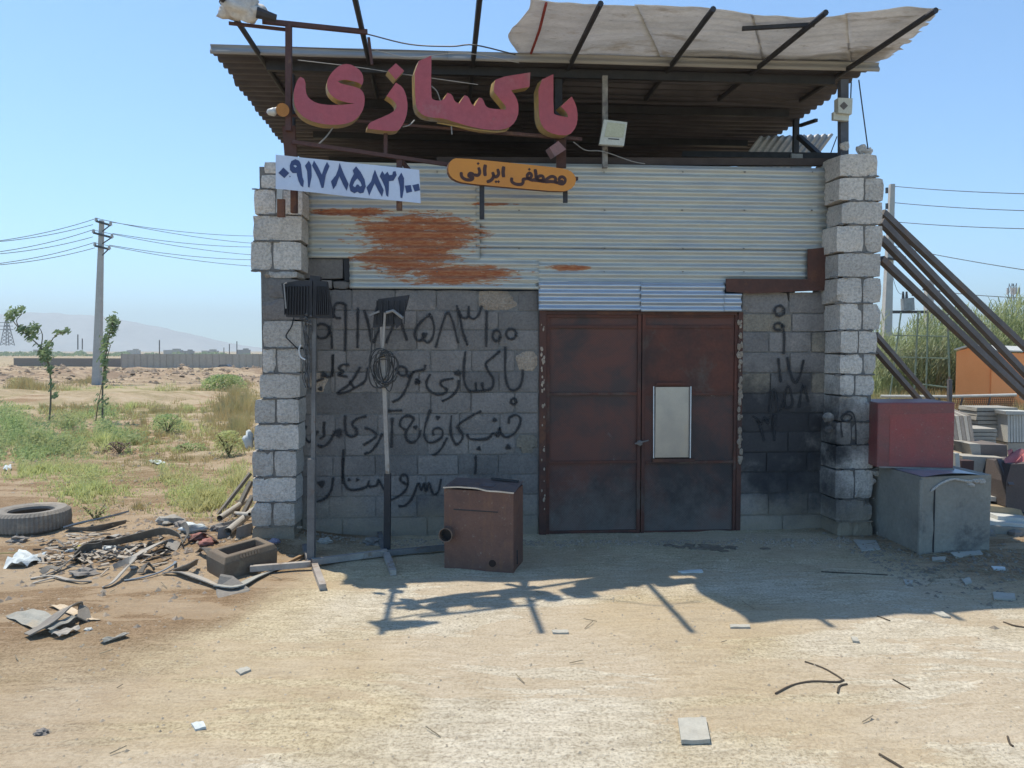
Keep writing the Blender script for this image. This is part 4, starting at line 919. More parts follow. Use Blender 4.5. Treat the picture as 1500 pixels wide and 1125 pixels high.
# ================================================================== THINGS IN FRONT AND BESIDE
# rusty heater box
m_heat = worn('rusty_heater_paint', (.175, .085, .058), (.120, .062, .048), (.245, .115, .058), 3.2, .65)
A = PG(651, 832); B_ = PG(752, 840); Cc = PG(766, 822); D_ = Cc + (A - B_)
ht = thing('rusty_heater', (A + B_ + Cc + D_) / 4, 'rusty brown sheet metal heater box with a round flue stub, before the wall', 'heater')
H = PY(651, 713, A.y).z
def hz_(a, b, c): return A + (B_ - A) * a + (Cc - B_) * b + Vector((0, 0, c * H - .02 * (1 - c)))
body = MB(); nseg = 12
outer = [(0, 0), (1, 0), (1, 1), (0, 1)]
body.hexa([hz_(0, 0, 0), hz_(1, 0, 0), hz_(1, 1, 0), hz_(0, 1, 0), hz_(0, 0, .985), hz_(1, 0, .985), hz_(1, 1, .985), hz_(0, 1, .985)])
body.build('body', m_heat, ht)
def topf(a, b):
    z = 1.0 + .018 * math.sin(a * 5) * (1 - b) + .03 * b + .03 * mnoise.noise(Vector((a * 4, b * 4, 2))) * (1 - abs(2 * a - 1))
    if .42 < a < .66 and .25 < b < .6: z -= .07
    return hz_(a * 1.02 - .01, b * 1.02 - .02, z)
mb = MB().grid(topf, 24, 10); mb.grid(lambda a, b: topf(a, b) - Vector((0, 0, .004)), 24, 10); mb.build('top_sheet', M('rust_top', (.22, .16, .14), (.17, .13, .125), (.12, .06, .04), sc=5, rough=.5, metal=.2), ht, smooth=True, fix=False)
mb = MB()
for i in range(24): mb.bar(topf(i / 24, 0) + Vector((0, -.006, .003)), topf((i + 1) / 24, 0) + Vector((0, -.006, .003)), .008, .012)
mb.build('bright_edge', M('worn_steel_edge', (.62, .58, .54), rough=.35, metal=.6, bump=0), ht)
MB().bar(topf(.55, .85) + Vector((0, 0, .01)), topf(.95, .85) + Vector((0, 0, .01)), .03, .012).build('top_slot', m_dark, ht)
fn_ = (B_ - A).normalized().cross(Vector((0, 0, 1))).normalized()
c = hz_(.055, 0, .455)
mb = MB(); 
def pipe(mb, a, b, r, t, n=20):
    a = Vector(a); b = Vector(b); d = (b - a).normalized(); s = d.cross(Vector((0, 0, 1))).normalized(); u = s.cross(d); o = len(mb.v)
    for (q, rr_) in ((a, r), (b, r), (b, r - t), (a, r - t)):
        for i in range(n): th = 2 * math.pi * i / n; mb.v.append(tuple(q + s * math.cos(th) * rr_ + u * math.sin(th) * rr_))
    for k in range(3):
        for i in range(n): mb.f.append((o + k * n + i, o + k * n + (i + 1) % n, o + (k + 1) * n + (i + 1) % n, o + (k + 1) * n + i))
    return mb
pipe(mb, c, c + fn_ * .075, .058, .006); mb.build('flue_stub', M('flue_metal', (.24, .17, .13), (.15, .10, .08), rough=.5, metal=.2), ht, smooth=False)
MB().tube([c + fn_ * .001, c + fn_ * .004], .05, 18).build('flue_hole', m_blk, ht)
c2 = hz_(.70, 0, .13); MB().tube([c2 - fn_ * .002, c2 + fn_ * .004], .030, 16).build('vent_hole', M('hole_brown', (.05, .03, .025)), ht)
MB().prism([hz_(.14, 0, .74), hz_(.78, 0, .74), hz_(.78, 0, .75), hz_(.14, 0, .755)], fn_ * .004).build('panel_crease', m_dark, ht)
MB().prism([hz_(.14, 0, .755), hz_(.72, 0, .75), hz_(.72, 0, .87), hz_(.14, 0, .87)], fn_ * .002).build('pressed_panel', m_heat, ht)
cs = (Cc - B_).normalized().cross(Vector((0, 0, 1))).normalized()
MB().bar(hz_(1, .35, .09) + cs * .003, hz_(1, .35, .26) + cs * .003, .012).build('side_slot', m_dark, ht)

# concrete cube and red tank
m_conc = M('old_grey_concrete', (.32, .295, .25), (.26, .24, .21), (.15, .14, .13), sc=2.6, fine=28, bump=.006)
c0 = PG(1347, 812); c1 = PG(1449, 806); ex = Vector((c1.x - c0.x, c1.y - c0.y, 0)); ey = Vector((-.06, .92, 0)) * .98; hh_ = PY(1347, 699, c0.y).z - c0.z
cc = thing('concrete_cube', (c0 + ex / 2 + ey / 2), 'big dirty grey concrete cube with a rounded vertical rib, under the red box', 'concrete block')
def ccp(a, b, z): return c0 + ex * a + ey * b + Vector((0, 0, z * hh_ - .03 * (1 - z)))
def face(o_, du, dv, nrm, n=14, amp=.008, seed=0):
    return MB().grid(lambda a, b: o_ + du * a + dv * b + nrm * amp * mnoise.fractal(Vector((a * 4 + seed, b * 4, seed)), 1, 2, 4) * min(1, 8 * min(a, b, 1 - a, 1 - b)), n, n)
mb = MB(); zv = Vector((0, 0, hh_ + .03)); n1v = ex.normalized().cross(Vector((0, 0, 1))).normalized()
for o_, du, dv, nn_, sd_ in ((ccp(0, 0, 0), ex, zv, n1v, 1), (ccp(0, 1, 0), -ey, zv, -ex.normalized(), 2), (ccp(1, 0, 0), ey, zv, ex.normalized(), 3), (ccp(0, 1, 0), ex, zv, -n1v, 4), (ccp(0, 0, 1), ex, ey, EW, 5), (ccp(0, 0, 0), ex, ey, -EW, 6)):
    f_ = face(o_, du, dv, nn_, seed=sd_); mb.add(f_.v, f_.f)
mb.build('cube_body', m_conc, cc, smooth=False)
MB().tube([ccp(.0, 0, -.0) + n1v * .0, ccp(0, 0, .97)], .022, 8).build('corner_rib', m_conc, cc)
MB().tube([ccp(.19, -.002, .02), ccp(.19, -.002, .85)], .007, 6).build('joint_crack', m_dark, cc)
pts = cr([ccp(.12, -.012, .82), ccp(.25, -.015, .91), ccp(.42, -.016, .965), ccp(.6, -.014, .94), ccp(.72, -.012, .93)], 4); MB().tube(pts, [.004] + [.011] * (len(pts) - 2) + [.004], 6).build('mortar_bead', m_pier, cc)
mb = MB()
for i in range(7): lump(mb, ccp(.62 + R.random() * .28, -.008, .86 + R.random() * .08), .022, i, (1.6, .5, .7), 4)
mb.build('mortar_bead', m_pier, cc)
m_redt = worn('faded_red_tank', (.26, .062, .056), (.150, .070, .066), (.17, .085, .060), 2.2, .5)
r0 = PY(1284, 688, 6.98); r1 = PY(1397, 688, 6.86); rz0 = c0.z + hh_ + .012; r0.z = r1.z = rz0; rx = r1 - r0; ry = Vector((.04, .55, 0)); rh = PY(1340, 592, 6.8).z - rz0
rt = thing('red_tank', (r0 + r1) / 2 + ry / 2, 'faded dark red sheet metal box tank resting on the concrete cube beside the right pier', 'tank')
mb = MB(); P8 = []
for z in (0, rh):
    for (a, b) in ((0, 0), (1, 0), (1, 1), (0, 1)): P8.append(r0 + rx * a + ry * b + Vector((0, 0, z + (.012 if z and a > .5 else 0))))
mb.hexa(P8); ob_ = mb.build('tank_body', m_redt, rt); bv = ob_.modifiers.new('bevel', 'BEVEL'); bv.width = .014; bv.segments = 2
MB().bar(P8[0] + Vector((.02, -.006, .006)), P8[1] + Vector((0, -.006, .006)), .014).build('bottom_edge', M('worn_edge', (.3, .27, .25), rough=.5, metal=.3), rt)
MB().prism([r0 + rx * .16 + Vector((0, -.003, .02)), r0 + rx * .985 + Vector((0, -.003, .02)), r0 + rx * .985 + Vector((0, -.003, rh * .86)), r0 + rx * .16 + Vector((0, -.003, rh * .82))], (0, .002, 0)).build('paint_patch', worn('brighter_red_paint', (.32, .060, .056), (.235, .068, .062), (.18, .08, .06), 3, .5, (.56, .70)), rt)
mb = MB(); mb.grid(lambda a, b: ccp(.02 + a * .80, -.02 + b * .5, 1) + Vector((0, 0, .006 + .022 * math.sin(a * 3.1) * (1 - b))), 14, 6); mb.grid(lambda a, b: ccp(.02 + a * .80, -.02 + b * .5, 1) + Vector((0, 0, .002 + .022 * math.sin(a * 3.1) * (1 - b))), 14, 6)
single(mb, 'bent_tin_offcut', m_tinb, ccp(.4, .2, 1), 'bent grey tin offcut pinched between the red tank and the concrete cube', 'tin offcut', smooth=True)

# steel props leaning on the tank-side pier
m_prop = M('grey_brown_pipe', (.15, .135, .135), (.11, .10, .10), (.17, .11, .08), sc=5, rough=.6)
props = [((1292, 311), (1530, 536), 8.1, 9.3, 'uppermost of the six long steel props slanting down to the right from the pier'),
         ((1290, 324), (1530, 577), 8.0, 9.1, 'second from top of the slanting steel props at the right pier'),
         ((1290, 349), (1530, 595), 7.9, 9.0, 'third from top of the slanting steel props at the right pier'),
         ((1290, 379), (1530, 606), 7.8, 8.9, 'fourth from top of the slanting steel props, just above the orange kiosk roof'),
         ((1282, 490), (1425, 655), 7.6, 9.9, 'shorter steel prop passing just behind the top of the red tank'),
         ((1280, 510), (1422, 672), 7.5, 9.6, 'lowest and shortest steel prop between the pier and the red tank')]
for a, b, ya, yb, lab in props:
    pa, pb = PY(*a, ya), PY(*b, yb)
    single(MB().bar(pa, pb, .065 if b[0] > 1500 else .05), 'steel_prop', m_prop, pb, lab, 'steel prop', 'steel props leaning on the right pier')
# stacked slabs and concrete pieces on the right
m_lc = M('light_concrete', (.42, .39, .34), (.35, .33, .29), (.27, .25, .22), sc=4, fine=40, bump=.004, rnd=.12)
m_mc = M('mid_concrete', (.28, .25, .22), (.22, .20, .18), (.17, .155, .14), sc=3, fine=35, bump=.004, rnd=.12)
m_wh = M('white_terrazzo', (.60, .60, .56), (.50, .50, .47), sc=6, fine=50, bump=.002, rnd=.08)
def quadbox(poly, Y, depth, name, mat, label, cat, group=None, skew=(0, 0)):
    P = [PY(x, y, Y) for x, y in poly]
    return single(MB().prism(P, (skew[0], depth, skew[1])), name, mat, (sum(P, Vector()) / len(P)), label, cat, group)
# pile of flat slabs (each slab is lifted off singly)
k = 0
for (xa, xb, ya, yb, Y, n) in ((1431, 1492, 596, 641, 9.8, 7), (1424, 1462, 627, 650, 9.2, 4)):
    for i in range(n):
        y0 = yb + (ya - yb) * i / n; y1 = yb + (ya - yb) * (i + .82) / n; k += 1; dx = R.uniform(-2.5, 2.5)
        where = 'flat concrete slab in the pile before the orange kiosk' if n == 7 else 'flat concrete slab in the low front pile beside the leaning ribbed slab'
        pos = ('bottom', 'second from bottom', 'third from bottom', 'fourth from bottom', 'fifth from bottom', 'second from top', 'topmost')[i] if n == 7 else ('bottom', 'second from bottom', 'second from top', 'topmost')[i]
        quadbox([(xa + dx, y0), (xb + dx, y0), (xb + dx - 1, y1), (xa + dx + 1, y1)], Y, .4, 'concrete_slab', m_lc, pos + ' ' + where, 'slab', 'stacked concrete slabs')
# vertical white slabs in a row
wr = thing('slab_rack', PY(1490, 650, 9.6), 'row of upright white slabs packed like books at the right edge of the picture', 'slab stack')
for i in range(9):
    x = 1476 + i * 4.2; MB().prism([PY(x, 608, 9.6), PY(x + 3.4, 608, 9.6), PY(x + 3.8, 648, 9.6), PY(x + .6, 648, 9.6)], (0, .4, 0)).build('slab', m_wh, wr)
MB().prism([PY(1473, 602, 9.57), PY(1514, 603, 9.57), PY(1514, 607.5, 9.57), PY(1474, 607.5, 9.57)], (0, .45, 0)).build('cover_slab', m_wh, wr)
MB().prism([PY(1476, 649, 9.62), PY(1514, 649, 9.62), PY(1514, 668, 9.62), PY(1477, 666, 9.62)], (0, .4, 0)).build('plinth', m_lc, wr)
# leaning ribbed slab bundle behind the tank
lb = thing('ribbed_slab_bundle', PY(1410, 655, 8.7), 'leaning bundle of thin grey slabs with dark joints just right of the red tank', 'slab bundle')
for i in range(6):
    x = 1388 + i * 5.8; MB().prism([PY(x, 609, 8.7), PY(x + 5.0, 609.2, 8.7), PY(x + 11.5, 652, 8.5), PY(x + 6.5, 653, 8.5)], (.02, .35, .05)).build('slab', m_mc if i % 2 else m_lc, lb)
quadbox([(1436, 651), (1475, 652), (1476, 671), (1437, 669)], 8.2, .5, 'concrete_block_piece', M('grey_brown_concrete', (.20, .165, .145), (.16, .135, .12), sc=4, bump=.003), 'solid brown-grey block lying on the slab heap right of the red tank', 'concrete block')
quadbox([(1420, 650), (1436, 650.5), (1437, 669), (1424, 666)], 8.2, .5, 'concrete_block_piece', m_lc, 'small pale block against the left end of the brown-grey block', 'concrete block')
quadbox([(1410, 668), (1473, 671), (1478, 727), (1427, 730), (1412, 700)], 8.0, .25, 'upright_slab', m_lc, 'pale stained concrete slab standing upright behind the grey concrete cube', 'slab')
quadbox([(1408, 675), (1427, 675), (1426, 694), (1408, 693)], 7.85, .12, 'brown_offcut', M('brown_offcut', (.10, .06, .055)), 'dark brown block end set in front of the upright slab', 'block')
quadbox([(1399, 664), (1405, 664), (1407, 688), (1400, 687)], 7.8, .06, 'white_stake', m_wh, 'narrow white upright stake just right of the red tank', 'stake')
quadbox([(1481, 680), (1520, 679), (1520, 752), (1473, 742), (1474, 706)], 7.6, .5, 'dark_block', M('brown_grey_block', (.125, .10, .095), (.10, .085, .08), sc=4, bump=.003), 'dark brown-grey slab block cut by the right edge of the picture', 'block')
single(MB().bar(PY(1462, 674, 7.8), PY(1480, 712, 7.6), .055), 'short_strut', m_prop, PY(1480, 712, 7.6), 'short dark strut leaning on the upright slab', 'strut')
mb = MB().grid(lambda a, b: PY(1474 + a * 46, 661 + b * 18, 7.9 - .25 * b) + Vector((0, -.03 * math.sin(a * 14 + b * 5), .03 * math.sin(a * 17 + b * 9))), 24, 10)
for v in range(len(mb.v)): pass
mb.grid(lambda a, b: PY(1474 + a * 46, 661.5 + b * 18, 7.93 - .25 * b) + Vector((0, -.03 * math.sin(a * 14 + b * 5), .03 * math.sin(a * 17 + b * 9))), 24, 10)
single(mb, 'pink_cloth', M('pink_cloth', (.50, .17, .16), (.42, .14, .14), sc=6), PY(1490, 672, 7.9), 'crumpled pinkish red cloth over the blocks at the right edge', 'cloth', smooth=True)
for i, (pts, Y, lab) in enumerate([([(1449, 727), (1465, 729), (1466, 735), (1449, 734)], 7.75, 'bright white slab fragment behind the top of the concrete cube'),
                               ([(1449, 741), (1495, 745), (1500, 757), (1450, 753)], 7.6, 'tan paving piece lying on the white slabs at the right edge'),
                               ([(1462, 756), (1515, 761), (1515, 766), (1461, 762)], 7.4, 'upper of the two long white slabs lying right of the concrete cube'),
                               ([(1449, 763), (1515, 769), (1515, 774), (1449, 769)], 7.3, 'lower of the two long white slabs lying right of the concrete cube')]):
    quadbox(pts, Y, .45, 'slab_piece', [m_wh, M('tan_paver', (.40, .31, .20), (.34, .27, .18)), m_wh, m_wh][i], lab, 'slab')
quadbox([(1447, 770), (1530, 776), (1530, 800), (1448, 798)], 7.25, .9, 'low_plinth', m_conc, 'low dirty concrete plinth under the white slabs at the right edge', 'plinth')
mb = MB(); 
for i in range(420):
    x = R.uniform(3.6, 8.5); y = R.uniform(7.2, 9.8); lump(mb, (x, y, float(zt(x, y)) + .02), R.uniform(.02, .09), i, (1.3, 1, .5), 3)
o = mb.build('rubble', m_mc, None, (5, 8, 0)); tag(o, 'broken concrete rubble on the ground behind the tanks', 'rubble', kind='stuff')
# orange kiosk
m_ok = M('orange_painted_sheet', (.95, .345, .12), (.90, .31, .10), sc=2, fine=30, rough=.6, bump=0, speck=.1); m_ok2 = m_ok
kY = 17.5; gz = -.05
ka, kb, kc = PY(1401, 515, kY), PY(1453, 516, kY - .15), PY(1540, 519, kY + 1.5)
kk_ = thing('orange_kiosk', (ka.x, kY, gz), 'orange sheet metal kiosk with a white pitched roof behind the slanting props', 'kiosk')
def down(p): return Vector((p.x, p.y, gz))
kd = ka + (kc - kb)
apex = PY(1425, 508, kY - .08); ap2 = apex + (kc - kb)
mb = MB(); mb.add([down(ka), down(kb), down(kc), down(kd), ka, kb, kc, kd], [(0, 1, 5, 4), (1, 2, 6, 5), (2, 3, 7, 6), (3, 0, 4, 7), (4, 5, 6, 7)]); mb.build('walls', m_ok, kk_)
mb = MB(); mb.add([ka, kb, apex, kc, kd, ap2], [(0, 1, 2), (4, 3, 5)]); mb.build('gable', m_ok, kk_)
e = Vector((0, 0, .03)); rdir = (kc - kb).normalized()
for (a, b, c, d) in ((ka - rdir * .1, kd, ap2, apex - rdir * .1), (apex - rdir * .1, ap2, kc + (kc - kd).normalized() * .05, kb + (kb - ka).normalized() * .05 - rdir * .1)):
    MB().prism([a + e, b + e, c + e, d + e], (0, 0, .03)).build('roof', m_wh, kk_)
MB().bar(down(kb) + Vector((0, -.01, 0)), kb + Vector((0, -.01, 0)), .03).build('corner_trim', m_ok, kk_)
# white rail with netting
nr = thing('netted_rail', PY(1395, 650, 11), 'long white rail with fine wire netting hung below it in front of the orange kiosk', 'rail fence')
ra, rb = PY(1290, 580.5, 11.2), PY(1489, 578.5, 10.6)
MB().tube([ra, ra.lerp(rb, .5) + Vector((0, 0, -.015)), rb], .022, 8).build('rail', m_wh, nr)
MB().tube([PY(1494, 580, 10.5), PY(1512, 592, 10.4)], .022, 8).build('rail_end', m_wh, nr)
mb = MB()
for i in range(46):
    t = i / 45; a = ra.lerp(rb, .35 + .63 * t); b = a + Vector((.10, 0, -.75)); mb.tube([a, b], .0035, 3, cap=False); mb.tube([a, a + Vector((-.16, 0, -.75))], .0035, 3, cap=False)
for i in range(26):
    z = Vector((0, 0, -.03 * i)); mb.tube([ra.lerp(rb, .35) + z, rb + z], .0032, 3, cap=False)
mb.build('netting', M('rusty_wire', (.30, .16, .10)), nr)
for t in (.45, .62, .82): a = ra.lerp(rb, t); MB().tube([a, a + Vector((-.14, .1, -.85))], .014, 6).build('stake', m_palepost, nr)
mb = MB().bar(PY(1391, 556, 10.7), PY(1391, 640, 10.7), .05); mb.build('end_post', m_prop, nr)
# green metal frame (old gate / trellis) behind the pier
gf = thing('green_frame', PY(1345, 600, 14), 'rickety pale green welded frame of posts and cross bars in front of the reeds', 'frame')
m_gf = M('pale_green_paint', (.22, .27, .20), (.17, .21, .15), (.2, .14, .1), sc=8, rough=.6)
for a, b, r in (((1320, 457), (1301, 600), .016), ((1345, 457), (1338, 600), .018), ((1359, 457), (1356, 600), .018), ((1388, 460), (1392, 600), .020), ((1308, 491), (1390, 493), .013), ((1308, 523), (1390, 525), .013), ((1352, 563), (1392, 568), .017)):
    MB().tube([PY(*a, 14), PY(*b, 14)], r, 6).build('frame_bar', m_gf, gf)

# ================================================================== REEDS
def leafmat(name, c1, c2, c3, trans=.35):
    m, nt, p = newmat(name); oi = node(nt, 'ShaderNodeObjectInfo'); ge = node(nt, 'ShaderNodeNewGeometry')
    col = mix(nt, ge.outputs['Random Per Island'], c1, c2); n = noisef(nt, coords(nt), .9, 3, .6)
    col = mix(nt, ramp(nt, n, .45, .62), col, c3)
    nt.links.new(col, p.inputs['Base Color']); p.inputs['Roughness'].default_value = .6; p.inputs['Specular IOR Level'].default_value = .25
    tr = node(nt, 'ShaderNodeBsdfTranslucent'); nt.links.new(col, tr.inputs[0]); ms = node(nt, 'ShaderNodeMixShader'); ms.inputs[0].default_value = trans
    nt.links.new(p.outputs[0], ms.inputs[1]); nt.links.new(tr.outputs[0], ms.inputs[2]); nt.links.new(ms.outputs[0], nt.nodes['Material Output'].inputs[0]); return m
m_reed = leafmat('reed_leaf', (.21, .25, .10), (.28, .32, .15), (.26, .28, .17), .4)
class Q:                                                  # fast numpy-free strip collector
    def __init__(s): s.v = []; s.f = []
    def blade(s, p, d, L, wd, droop, n=3, az=None):
        x, y, z = p; dx, dy, dz = d; sx, sy = -dy, dx; l = math.hypot(sx, sy) or 1; sx /= l; sy /= l
        if l < 1e-3: sx, sy = 1, 0
        o = len(s.v)
        for i in range(n + 1):
            t = i / n; ww = wd * (1 - t) * .5 if i < n else 0
            if i: x += dx * L / n; y += dy * L / n; z += dz * L / n; dz -= droop / n
            if i < n: s.v.append((x - sx * ww, y - sy * ww, z)); s.v.append((x + sx * ww, y + sy * ww, z))
            else: s.v.append((x, y, z))
        for i in range(n - 1): s.f.append((o + 2 * i, o + 2 * i + 1, o + 2 * i + 3, o + 2 * i + 2))
        s.f.append((o + 2 * n - 2, o + 2 * n - 1, o + 2 * n))
    def leaf(s, p, n_, r):                                # small diamond leaf
        a = Vector(n_).orthogonal().normalized(); b = Vector(n_).cross(a).normalized(); p = Vector(p); o = len(s.v)
        s.v += [tuple(p - a * r), tuple(p - b * r * .45), tuple(p + a * r), tuple(p + b * r * .45)]; s.f.append((o, o + 1, o + 2, o + 3))
    def build(s, name, mat, parent=None, origin=None):
        mb = MB(); mb.v = s.v; mb.f = s.f; return mb.build(name, mat, parent, origin, fix=False)
rr = random.Random(5); q = Q()
def reedtop(px): 
    for (a, ya), (b, yb) in zip([(1280, 500), (1310, 488), (1330, 470), (1360, 456), (1390, 450), (1430, 462), (1460, 440), (1500, 436), (1560, 425), (1700, 420), (1900, 430)], [(1310, 488), (1330, 470), (1360, 456), (1390, 450), (1430, 462), (1460, 440), (1500, 436), (1560, 425), (1700, 420), (1900, 430), (2400, 440)]):
        if a <= px <= b: return ya + (yb - ya) * (px - a) / (b - a)
    return 450
for i in range(2300):
    px = rr.uniform(1275, 1530) if i < 1900 else rr.uniform(1530, 1900); Yd = rr.uniform(19.5, 27)
    x = (px - 750) / FPX * Yd; gz_ = float(zt(x, Yd)); top = PY(px, reedtop(px), Yd).z; H_ = (top - gz_) * rr.uniform(.55, 1.06); lx, ly = rr.gauss(.10, .06), rr.gauss(0, .05)
    q.blade((x, Yd, gz_), (lx * .6, ly, 1), H_, .03, .02, 3)
    for k in range(13):
        t = .12 + .85 * rr.random(); az = rr.uniform(0, 6.28); px_, py_, pz_ = x + lx * .6 * H_ * t, Yd + ly * H_ * t, gz_ + H_ * t
        q.blade((px_, py_, pz_), (math.cos(az) * .5 + .25, math.sin(az) * .5, .75), rr.uniform(.4, .8), rr.uniform(.02, .04), rr.uniform(.5, 1.5), 3)
o = q.build('reed_thicket', m_reed, None, (14, 23, 0)); tag(o, 'tall pale green reed thicket behind the frame and kiosk at the right', 'reeds', kind='stuff')
q = Q()
for i in range(9000):
    px = rr.uniform(1280, 1520); Yd = rr.uniform(15, 21); x = (px - 750) / FPX * Yd; az = rr.uniform(0, 6.28)
    q.blade((x, Yd, float(zt(x, Yd))), (math.cos(az) * .3, math.sin(az) * .3, 1), rr.uniform(.3, 1.1) * (1 if px < 1400 else .8), .022, .5, 3)
m_straw = leafmat('straw', (.50, .38, .19), (.44, .36, .17), (.37, .33, .15), .3)
o = q.build('dry_grass', m_straw, None, (12, 18, 0)); tag(o, 'dry yellow grass at the foot of the reeds', 'grass', kind='stuff')

# ================================================================== POLES AND POWER LINES
m_pole = M('concrete_pole', (.50, .48, .45), (.43, .41, .39), sc=3, fine=20, bump=0); m_met = M('line_hardware', (.10, .10, .105), bump=0)
def taper(mb, a, b, wa, wb):
    a = Vector(a); b = Vector(b)
    return mb.hexa([a + Vector((-wa, -wa, 0)), a + Vector((wa, -wa, 0)), a + Vector((wa, wa, 0)), a + Vector((-wa, wa, 0)), b + Vector((-wb, -wb, 0)), b + Vector((wb, -wb, 0)), b + Vector((wb, wb, 0)), b + Vector((-wb, wb, 0))])
pb = PG(141.5, 563); LY = pb.y
pt = PY(149, 323, LY); pole = thing('power_pole', pb, 'tall tapering concrete power pole with three crossarms in the field at the left', 'power pole')
mb = taper(MB(), pb - Vector((0, 0, .3)), pt, 8.4 / FPX * LY / 1.6, 4.0 / FPX * LY / 1.6); mb.build('pole_shaft', m_pole, pole)
for (x0, y0, x1, y1) in ((141, 324, 162, 330), (137, 341, 164, 348), (139, 360, 160, 365)):
    MB().bar(PY(x0, y0, LY - .2), PY(x1, y1, LY - .2), .12).build('crossarm', m_met, pole)
    for (x, y) in ((x0, y0), (x1, y1)): MB().tube([PY(x, y, LY - .2), PY(x, y - 5, LY - .2)], [.10, .07], 6).build('insulator', m_pole, pole)
    MB().bar(PY(x1 - 2, y1 + 1, LY - .2), PY(150, y1 + 9, LY - .2), .05).build('arm_brace', m_met, pole)
def line(a, b, Ya, Yb, sag, label, r=.016, group=None):
    A_, B2 = PY(*a, Ya), PY(*b, Yb); P = []
    for i in range(17):
        t = i / 16; p = A_.lerp(B2, t); p.z -= sag * 4 * t * (1 - t); P.append(p)
    single(MB().tube(P, r, 4), 'power_line', m_met, A_, label, 'power line', group)
lw = 'overhead wires at the left pole'
for (a, b, nm) in (((141, 320), (-120, 362), 'top left-hand wire, upper of its pair'), ((136, 329), (-120, 357), 'top left-hand wire, lower of its pair'), ((135, 337), (-120, 378), 'middle left-hand wire, upper of its pair'), ((136, 347), (-120, 375), 'middle left-hand wire, lower of its pair'),
                   ((139, 355), (-120, 394), 'bottom left-hand wire, upper of its pair'), ((139, 363), (-120, 391), 'bottom left-hand wire, lower of its pair')):
    line(a, b, LY, LY - 8, .35, nm + ', from the concrete pole in the field', group=lw)
for (a, b, nm) in (((161, 325), (420, 345), 'top right-hand wire, upper of its pair'), ((142, 320), (420, 359), 'top right-hand wire, lower of its pair'), ((165, 342), (420, 361), 'middle right-hand wire, upper of its pair'), ((137, 337), (420, 376), 'middle right-hand wire, lower of its pair'),
                   ((160, 359), (420, 380), 'bottom right-hand wire, upper of its pair'), ((140, 356), (420, 392), 'bottom right-hand wire, lower of its pair')):
    line(a, b, LY, LY + 14, .3, nm + ', running behind the workshop', group=lw)
rp = thing('power_pole', PY(1296, 560, 31), 'pale power pole rising right behind the tank-side pier', 'power pole')
taper(MB(), PY(1295, 570, 31), PY(1306.5, 270, 31), .19, .09).build('pole_shaft', m_pole, rp)
for y in (279, 302, 330, 355): MB().tube([PY(1299, y - 4, 30.8), PY(1299, y + 4, 30.8)], .06, 6).build('insulator', m_met, rp)
MB().bar(PY(1300, 378, 30.8), PY(1325, 383, 30.8), .07).build('crossarm', m_met, rp); MB().tube([PY(1324, 376, 30.8), PY(1326, 384, 30.8)], .08, 6).build('insulator', m_met, rp)
rp2 = thing('power_pole', PY(1359, 560, 34), 'shorter grey pole behind the reeds, second from the pier', 'power pole')
taper(MB(), PY(1358, 560, 34), PY(1361, 411, 34), .17, .14).build('pole_shaft', m_pole, rp2); MB().bar(PY(1352, 424, 33.8), PY(1376, 427, 33.8), .08).build('crossarm', m_met, rp2)
tr_ = thing('transformer', PY(1329, 457, 32), 'grey drum transformer with bushings on the platform between two poles', 'transformer')
MB().tube([PY(1330, 455, 32), PY(1329, 437, 32)], .26, 14).build('tank', M('transformer_grey', (.36, .38, .38)), tr_)
for x in (1323, 1328): MB().tube([PY(x, 438, 32), PY(x, 427, 32)], [.07, .04], 6).build('bushing', m_met, tr_)
MB().bar(PY(1336, 433, 31.9), PY(1344, 428, 31.9), .05).build('bushing', m_met, tr_)
single(MB().bar(PY(1298, 457, 31.6), PY(1394, 457, 33), .12), 'pole_platform', m_met, PY(1345, 457, 32), 'dark steel beam carrying the transformer between the two right poles', 'platform')
for a, b, nm in (((1311, 273), (1560, 285), 'top wire'), ((1311, 297), (1560, 310), 'second wire'), ((1311, 325), (1560, 336), 'third wire'), ((1306, 360), (1560, 404), 'fourth, steeper wire'), ((1376, 427), (1560, 438), 'lowest wire')):
    line(a, b, 31, 24, .06, nm + ' crossing the sky at the right edge', .013, 'overhead wires at the right')
line((1304, 385), (1322, 430), 31, 32, .4, 'short slack wire down to the transformer', .01); line((1376, 428), (1340, 434), 33.8, 32, .3, 'short slack wire from the second pole to the transformer', .01)
def lattice(loc, H_, wb, wt, label, n=7):
    t = thing('lattice_tower', loc, label, 'tower'); mb = MB()
    cs_ = [(-1, -1), (1, -1), (1, 1), (-1, 1)]; L_ = Vector(loc)
    def c(i, k): ww = wb + (wt - wb) * k / n; return L_ + Vector((cs_[i % 4][0] * ww, cs_[i % 4][1] * ww, H_ * k / n))
    r = wb * .05
    for i in range(4):
        mb.bar(c(i, 0), c(i, n), r * 2)
        for k in range(n): mb.bar(c(i, k), c(i + 1, k + 1), r); mb.bar(c(i + 1, k), c(i, k + 1), r)
    mb.build('lattice', m_met, t); return t, c
p = PY(11, 506, 420); t, c = lattice(p, PY(11, 470, 420).z - p.z, 2.4, .5, 'faint lattice power pylon on the horizon at the far left')
for k in (4.5, 5.5, 6.5): MB().bar(c(0, k) - Vector((3, 0, 0)), c(1, k) + Vector((3, 0, 0)), .3).build('pylon_arm', m_met, t)
p = PY(1482, 470, 170); p.z = 0; t, c = lattice(p, PY(1482, 415, 170).z, .9, .5, 'telecom lattice tower above the reeds near the right edge')
for i in range(6): MB().bar(c(i % 4, 6.2) + Vector((.5 * math.cos(i), -.4, -.6)), c(i % 4, 6.2) + Vector((.5 * math.cos(i), -.4, .9)), .3).build('antenna_panel', m_pole, t)
